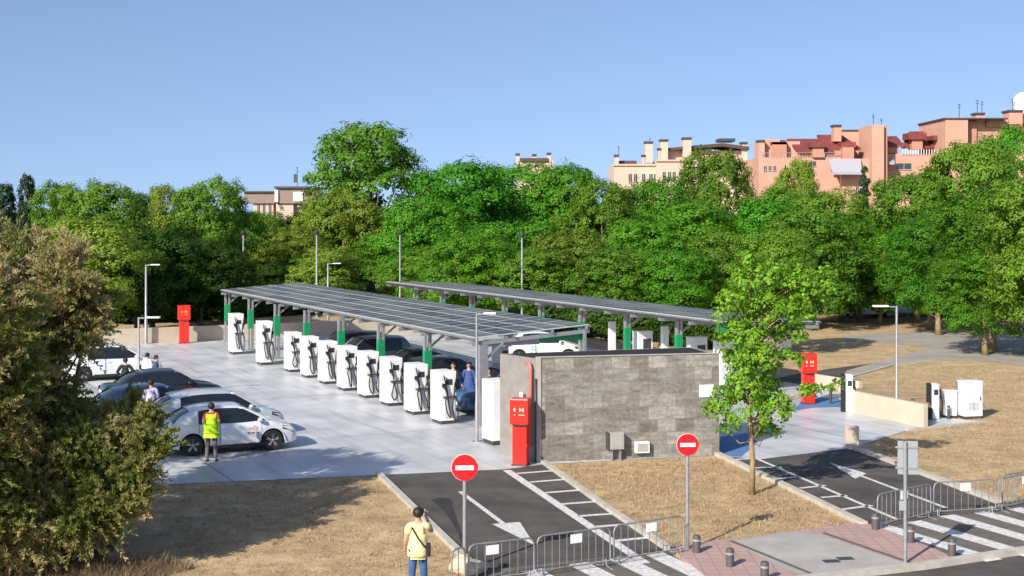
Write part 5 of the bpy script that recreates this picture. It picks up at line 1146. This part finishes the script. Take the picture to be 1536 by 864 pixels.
# wooden tables / stall items at the far left beyond the wall
for (px, py, c, lb) in ((305, 478, (0.45, 0.36, 0.28), 'small tan kiosk beyond the low wall, left of the canopy end'), (392, 470, (0.55, 0.20, 0.10), 'orange playground panel seen under the far end of the near canopy')):
    p = G(px, py); r = thing('kiosk' if px < 350 else 'play_panel', lb, 'kiosk' if px < 350 else 'playground panel', (p.x, p.y, 0), 0.1)
    mm_ = mat('weathered_panel', c, .8, vary=.2); MB().box((0, 0, 1.0), (2.6, 0.5, 1.3)).build('panel', mm_, r, bevel=.03)
    for s_ in (-1.1, 1.1): MB().box((s_, 0, 0.2), (0.12, 0.3, 0.4)).build('leg', M['bark'], r)
    MB().box((0, 0, 1.72), (2.9, 0.9, 0.10)).build('roof', M['grey_concrete'], r)
# ================= buildings =================
M['terra'] = mat('terracotta_render', (0.56, 0.31, 0.225), 0.9, vary=0.08, vscale=0.25)
M['terra_dark'] = mat('terracotta_brick', (0.47, 0.235, 0.16), 0.9, vary=0.10, vscale=0.4)
M['cream'] = mat('cream_pink_render', (0.60, 0.44, 0.345), 0.9, vary=0.06, vscale=0.25)
M['brownb'] = mat('brown_facade', (0.26, 0.19, 0.16), 0.9, vary=0.1); M['tile'] = mat('dark_red_roof_tile', (0.20, 0.045, 0.04), 0.8, vary=0.25, vscale=1.2)
M['brown_roof'] = mat('dark_brown_roof', (0.085, 0.055, 0.045), 0.8, vary=0.2); M['win'] = mat('window_glass', (0.05, 0.06, 0.07), 0.15); M['awning'] = mat('awning_fabric', (0.36, 0.36, 0.40), 0.9); M['pinkwall'] = mat('pale_pink_render', (0.60, 0.42, 0.34), 0.9, vary=0.08, vscale=.3)
def bpx(mb, x0, y0, x1, y1, d, dep, mi=0, bottom=None):
    """block whose front face, at distance d, spans the picture rectangle; it runs dep metres back"""
    a, b_ = P(x0, y0, d), P(x1, y1, d); zb = b_.z if bottom is None else bottom
    return mb.box(((a.x+b_.x)/2, d+dep/2, (a.z+zb)/2), (b_.x-a.x, dep, a.z-zb), mi=mi)
class Bld:
    def __init__(s, name, label, d, px):
        s.d = d; s.r = thing(name, label, 'building', ((px-CX)/F*d, d, 0)); s.o = s.r.location.copy()
    def part(s, name, m, blocks, bevel=0.0, **kw):
        for b in blocks:
            mb = MB(); bpx(mb, *b[:4], s.d+(b[4] if len(b) > 4 else 0), b[5] if len(b) > 5 else 8, bottom=b[6] if len(b) > 6 else None)
            s.fin(mb, name, m, bevel)
    def fin(s, mb, name, m, bevel=0.0, parent=None, smooth=False):
        mb.v = [(v[0]-s.o.x, v[1]-s.o.y, v[2]-s.o.z) for v in mb.v]; return mb.build(name, M[m], parent or s.r, smooth, bevel)
    def window(s, x0, y0, x1, y1, dd=-0.03, m='win'):
        mb = MB(); bpx(mb, x0, y0, x1, y1, s.d+dd, 0.10); w_ = s.fin(mb, 'window', m)
        f = MB(); bpx(f, x0-.8, y1, x1+.8, y1+1.0, s.d+dd-.10, 0.25); s.fin(f, 'sill', 'pale_paving', parent=w_)
        f = MB(); xm = (x0+x1)/2; bpx(f, xm-.12, y0+.2, xm+.12, y1-.2, s.d+dd-.04, 0.05); s.fin(f, 'frame', 'sign_white', parent=w_)
    def chimney(s, x0, y0, x1, y1, m='cream', dd=1.0, dep=1.6, cap='dark_grey'):
        mb = MB(); bpx(mb, x0, y0+2, x1, y1, s.d+dd, dep); c = s.fin(mb, 'chimney', m)
        k = MB(); bpx(k, x0-1, y0-1.2, x1+1, y0+1.6, s.d+dd-.2, dep+.4); s.fin(k, 'chimney_cap', cap, parent=c)
    def antenna(s, x, y0, y1, dd=2.0, wd=10):
        mb = MB(); a, b_ = P(x, y0, s.d+dd), P(x, y1, s.d+dd); mb.tube([b_, a], 0.05, 5)
        for f in (.05, .25): 
            z = a.z-(a.z-b_.z)*f; mb.bar((a.x-wd*.03, a.y, z), (a.x+wd*.03, a.y, z), .04, .04)
            for q in (-.8, -.3, .3, .8): mb.bar((a.x+q*wd*.03, a.y-.3, z), (a.x+q*wd*.03, a.y+.3, z), .03, .03)
        s.fin(mb, 'antenna', 'dark_grey')
    def slope(s, name, m, pts, dep=None):
        """roof plane from picture points with their own distances, given thickness"""
        vs = [P(x, y, s.d+dd) for (x, y, dd) in pts]; n = len(vs); mb = MB()
        lo = [v-Vector((0, 0, .35)) for v in vs]; mb.add(vs+lo, [tuple(range(n)), tuple(range(2*n-1, n-1, -1))]+[(i, i+n, (i+1) % n+n, (i+1) % n) for i in range(n)])
        return s.fin(mb, name, m)
def _ext(s, name, m, pts, dd, dep):
    mb = MB(); f_ = [P(x, y, s.d+dd) for x, y in pts]; n = len(f_); bk = [v+Vector((0, dep, 0)) for v in f_]
    mb.add(f_+bk, [tuple(range(n-1, -1, -1)), tuple(range(n, 2*n))]+[(i, (i+1) % n, (i+1) % n+n, i+n) for i in range(n)]); return s.fin(mb, name, m)
Bld.ext = _ext
# ---- cream block, centre right ----
B = Bld('apartment_block', 'long cream-pink apartment block with tall chimneys and dark brown roof', 210, 1030)
B.part('wall', 'cream', [(921, 248, 1000, 300, 0, 12, 0), (985, 241, 1046, 310, -1.5, 12, 0), (1040, 240, 1136, 320, 0.2, 12, 0)])
B.part('penthouse', 'cream', [(1003, 226, 1118, 250, 3, 7)])
B.part('parapet', 'pinkwall', [(919, 246, 986, 248.5, -.3, .6), (984, 239.5, 1047, 242, -1.8, .6)])
B.part('small_roof', 'brown_roof', [(930, 241, 955, 246.5, 2, 5)])
B.ext('roof', 'brown_roof', [(1000, 226), (1000, 222), (1084, 214.5), (1124, 220), (1124, 225), (1084, 219.5)], 1.5, 10)
B.part('roof_box', 'dark_grey', [(1079, 207.5, 1103, 212, 6, 4)]); 
for c in ((923, 233, 928, 248), (968, 213, 979, 244), (991, 210, 1002, 243), (1025, 207, 1037, 243), (1113, 214, 1121, 240), (964, 233, 967, 246), (988, 223, 990.5, 243)): B.chimney(*c, dd=.8 if c[0] != 1113 else 2)
for x in (943, 951, 963, 974, 981): B.window(x, 261, x+5, 272)
for x in (994, 1002, 1009): B.window(x, 258, x+4.6, 270, -1.53)
for x in (1019, 1027, 1036): B.window(x, 257, x+4.6, 263, -1.53)
for x in (1052, 1062, 1120, 1128): B.window(x, 262, x+5, 272, 0.17)
B.antenna(928, 219, 233, wd=8); B.antenna(975, 207, 213, wd=3)
# ---- terracotta complex ----
T = Bld('apartment_block', 'large terracotta apartment complex with red gabled roofs, stair tower and awnings', 185, 1330)
T.part('wall', 'terra', [(1138, 236, 1262, 330, 0, 14, 0), (1262, 238, 1312, 345, -1.0, 14, 0), (1315, 231, 1420, 345, 1, 14, 0)])
T.part('attic_wall', 'terra', [(1147, 209, 1170, 238, 1.5, 8), (1170, 212, 1200, 238, 2.5, 8)])
T.part('brick_attic', 'terra_dark', [(1158, 213, 1180, 237, 1.2, .4)])
T.part('stair_tower', 'terra', [(1308, 187, 1326, 345, -2.5, 7, 0)]); T.part('stair_tower_side', 'terra_dark', [(1326, 188, 1331, 345, -1.8, 6, 0)])
T.part('block_behind', 'terra', [(1264, 196, 1310, 240, 6, 7)]); T.part('white_tank', 'sign_white', [(1301, 190, 1311, 200, 3, 3)])
T.part('right_block', 'terra', [(1418, 178, 1452, 300, -2.5, 12, 0), (1452, 180, 1512, 300, -0.5, 12, 0)])
T.part('right_block_brick', 'terra_dark', [(1453, 182, 1465, 250, -1.0, 1), (1480, 180, 1510, 190, -1.0, 1)])
T.part('far_right_wall', 'terra', [(1505, 196, 1620, 300, 0.5, 12, 0)])
T.part('parapet', 'brown_roof', [(1416, 176.6, 1512, 178.6, -2.7, 12), (1264, 194.5, 1302, 196.3, 5.8, 7)])
def gable(xl, xr, yt, yb, xtl, xtr, dd=0.0):
    T.slope('roof', 'tile', [(xl, yb, dd), (xr, yb, dd), (xtr, yt, dd+5), (xtl, yt, dd+5)])
gable(1197, 1250, 208, 225, 1180, 1226, 0); gable(1240, 1292, 202, 222, 1225, 1262, 1.0)
T.slope('roof', 'tile', [(1155, 213, 1.2), (1180, 213, 1.2), (1178, 210, 4), (1158, 210, 4)])
T.part('dormer', 'tile', [(1216, 213, 1238, 221, -.8, 3), (1262, 213, 1284, 221, .2, 3)]); T.part('dormer_wall', 'terra_dark', [(1219, 221, 1236, 236, -.5, 2), (1264, 221, 1281, 238, -.4, 2), (1198, 226, 1219, 236, .6, 1), (1240, 226, 1262, 238, .4, 1)])
gable(1352, 1420, 197, 219, 1364, 1420, 2.0); gable(1328, 1356, 204, 217, 1330, 1345, 1.5)
T.part('dormer', 'tile', [(1363, 199, 1390, 209, .8, 3), (1400, 203, 1418, 210, .8, 3)]); T.part('dormer_wall', 'terra_dark', [(1368, 209, 1384, 224, 1.2, 2), (1332, 217, 1348, 230, 1.6, 2)])
T.slope('roof', 'tile', [(1486, 197, -.4), (1625, 197, -.4), (1625, 176, 6), (1510, 178, 6)]); T.part('dormer', 'tile', [(1514, 186, 1530, 193, -1.2, 3)])
rl = MB()
for x in range(1140, 1262, 4): a, b_ = P(x, 229, T.d-.2), P(x, 236, T.d-.2); rl.tube([a, b_], .03, 4)
rl.bar(P(1140, 229, T.d-.2), P(1262, 229, T.d-.2), .06, .06); T.fin(rl, 'railing', 'galv')
rl = MB()
for x in range(1354, 1418, 4): a, b_ = P(x, 224, T.d+.6), P(x, 231, T.d+.6); rl.tube([a, b_], .05, 4)
T.fin(rl, 'railing', 'sign_white')
T.chimney(1138, 211, 1147, 238, 'terra', .3); T.chimney(1251, 188, 1262, 212, 'terra', 2); T.chimney(1464, 170, 1477, 182, 'terra', -1); T.chimney(1514, 166, 1534, 190, 'terra', 1.5, 2.5)
for c in ((1243, 238, 1291, 249), (1313, 237, 1340, 241), (1400, 236, 1418, 241)):
    T.slope('awning', 'awning', [(c[0], c[1], -1.1 if c[0] != 1400 and c[0] != 1313 else .9), (c[2], c[1], -1.1 if c[0] != 1400 and c[0] != 1313 else .9), (c[2]+2, c[3]+9 if c[0] == 1243 else c[3]+2, -3.2 if c[0] == 1243 else -1), (c[0]+6, c[3]+9 if c[0] == 1243 else c[3]+2, -3.2 if c[0] == 1243 else -1)])
for x, y, w_, h_ in ((1146, 249, 4, 7), (1153, 249, 4, 7), (1160, 249, 4, 7), (1214, 242, 10, 7), (1284, 279, 4, 16), (1170, 262, 10, 8), (1190, 262, 10, 8)): T.window(x, y, x+w_, y+h_, -.03 if x < 1262 else -1.03)
for x, y, w_, h_ in ((1345, 245, 22, 9), (1402, 246, 16, 9), (1428, 219, 20, 7), (1340, 268, 8, 12), (1380, 262, 10, 12), (1400, 268, 10, 12)): T.window(x, y, x+w_, y+h_, .97 if x < 1420 else -2.53)
T.part('terrace_recess', 'win', [(1247, 250, 1292, 258, -1.06, .2)])
for x, a, b_ in ((1310, 172, 188), (1322, 178, 188), (1439, 156, 178), (1466, 150, 170), (1473, 152, 170), (1519, 148, 166)): T.antenna(x, a, b_, wd=7)
# white dish on the far right roof
dd_ = thing('satellite_dish', 'big white round dish on the roof at the right edge of the picture', 'dish', P(1537, 166, 188))
MB().ball((0, 0, 0.9), (1.75, 1.2, 1.75), 20, 14).build('dish', M['sign_white'], dd_, smooth='all'); MB().tube([(0, .5, -2.0), (0, .3, .5)], 0.2, 8).build('mast', M['galv'], dd_)
# ---- small block with chimneys, centre ----
Cb = Bld('apartment_block', 'pinkish roof block with three small chimneys peeking over the trees at the centre', 215, 800)
Cb.part('wall', 'cream', [(774, 241, 830, 262, 0, 8, 0)]); Cb.part('roof', 'brown_roof', [(780, 237, 822, 241.5, -.5, 9)])
for c in ((774, 231, 779, 250), (799, 232, 804, 240), (821, 230, 826, 250)): Cb.chimney(*c, m='cream', dd=-.2, dep=1.2)
# ---- brown roofed block, left ----
D = Bld('apartment_block', 'brown and pink block with a flag on its roof above the left trees', 200, 410)
D.part('wall', 'pinkwall', [(380, 303, 410, 330, 0, 9, 0), (414, 302, 440, 330, -1, 9, 0), (440, 302, 470, 330, 0, 9, 0)])
D.part('upper_wall', 'brownb', [(366, 288, 412, 305, -.4, 10), (414, 281, 470, 305, -1.4, 10)]); D.part('roof_edge', 'dark_grey', [(411, 279.5, 472, 282.5, -1.8, 11), (365, 286.5, 412, 288.6, -.8, 11)])
D.part('white_panel', 'sign_white', [(440, 288, 454, 302, -1.6, .4), (412, 285, 417, 303, -1.7, .4)])
for x in (386, 394, 403): D.window(x, 305, x+4, 322)
D.window(420, 311, 425, 314, -1.03)
for x in (419, 446, 461): D.window(x, 305, x+4, 309, -1.03)
D.antenna(446, 250, 281, 2, 8); fl = MB(); bpx(fl, 440.5, 261, 446, 274, D.d+2, .15); D.fin(fl, 'flag', 'dark_grey')
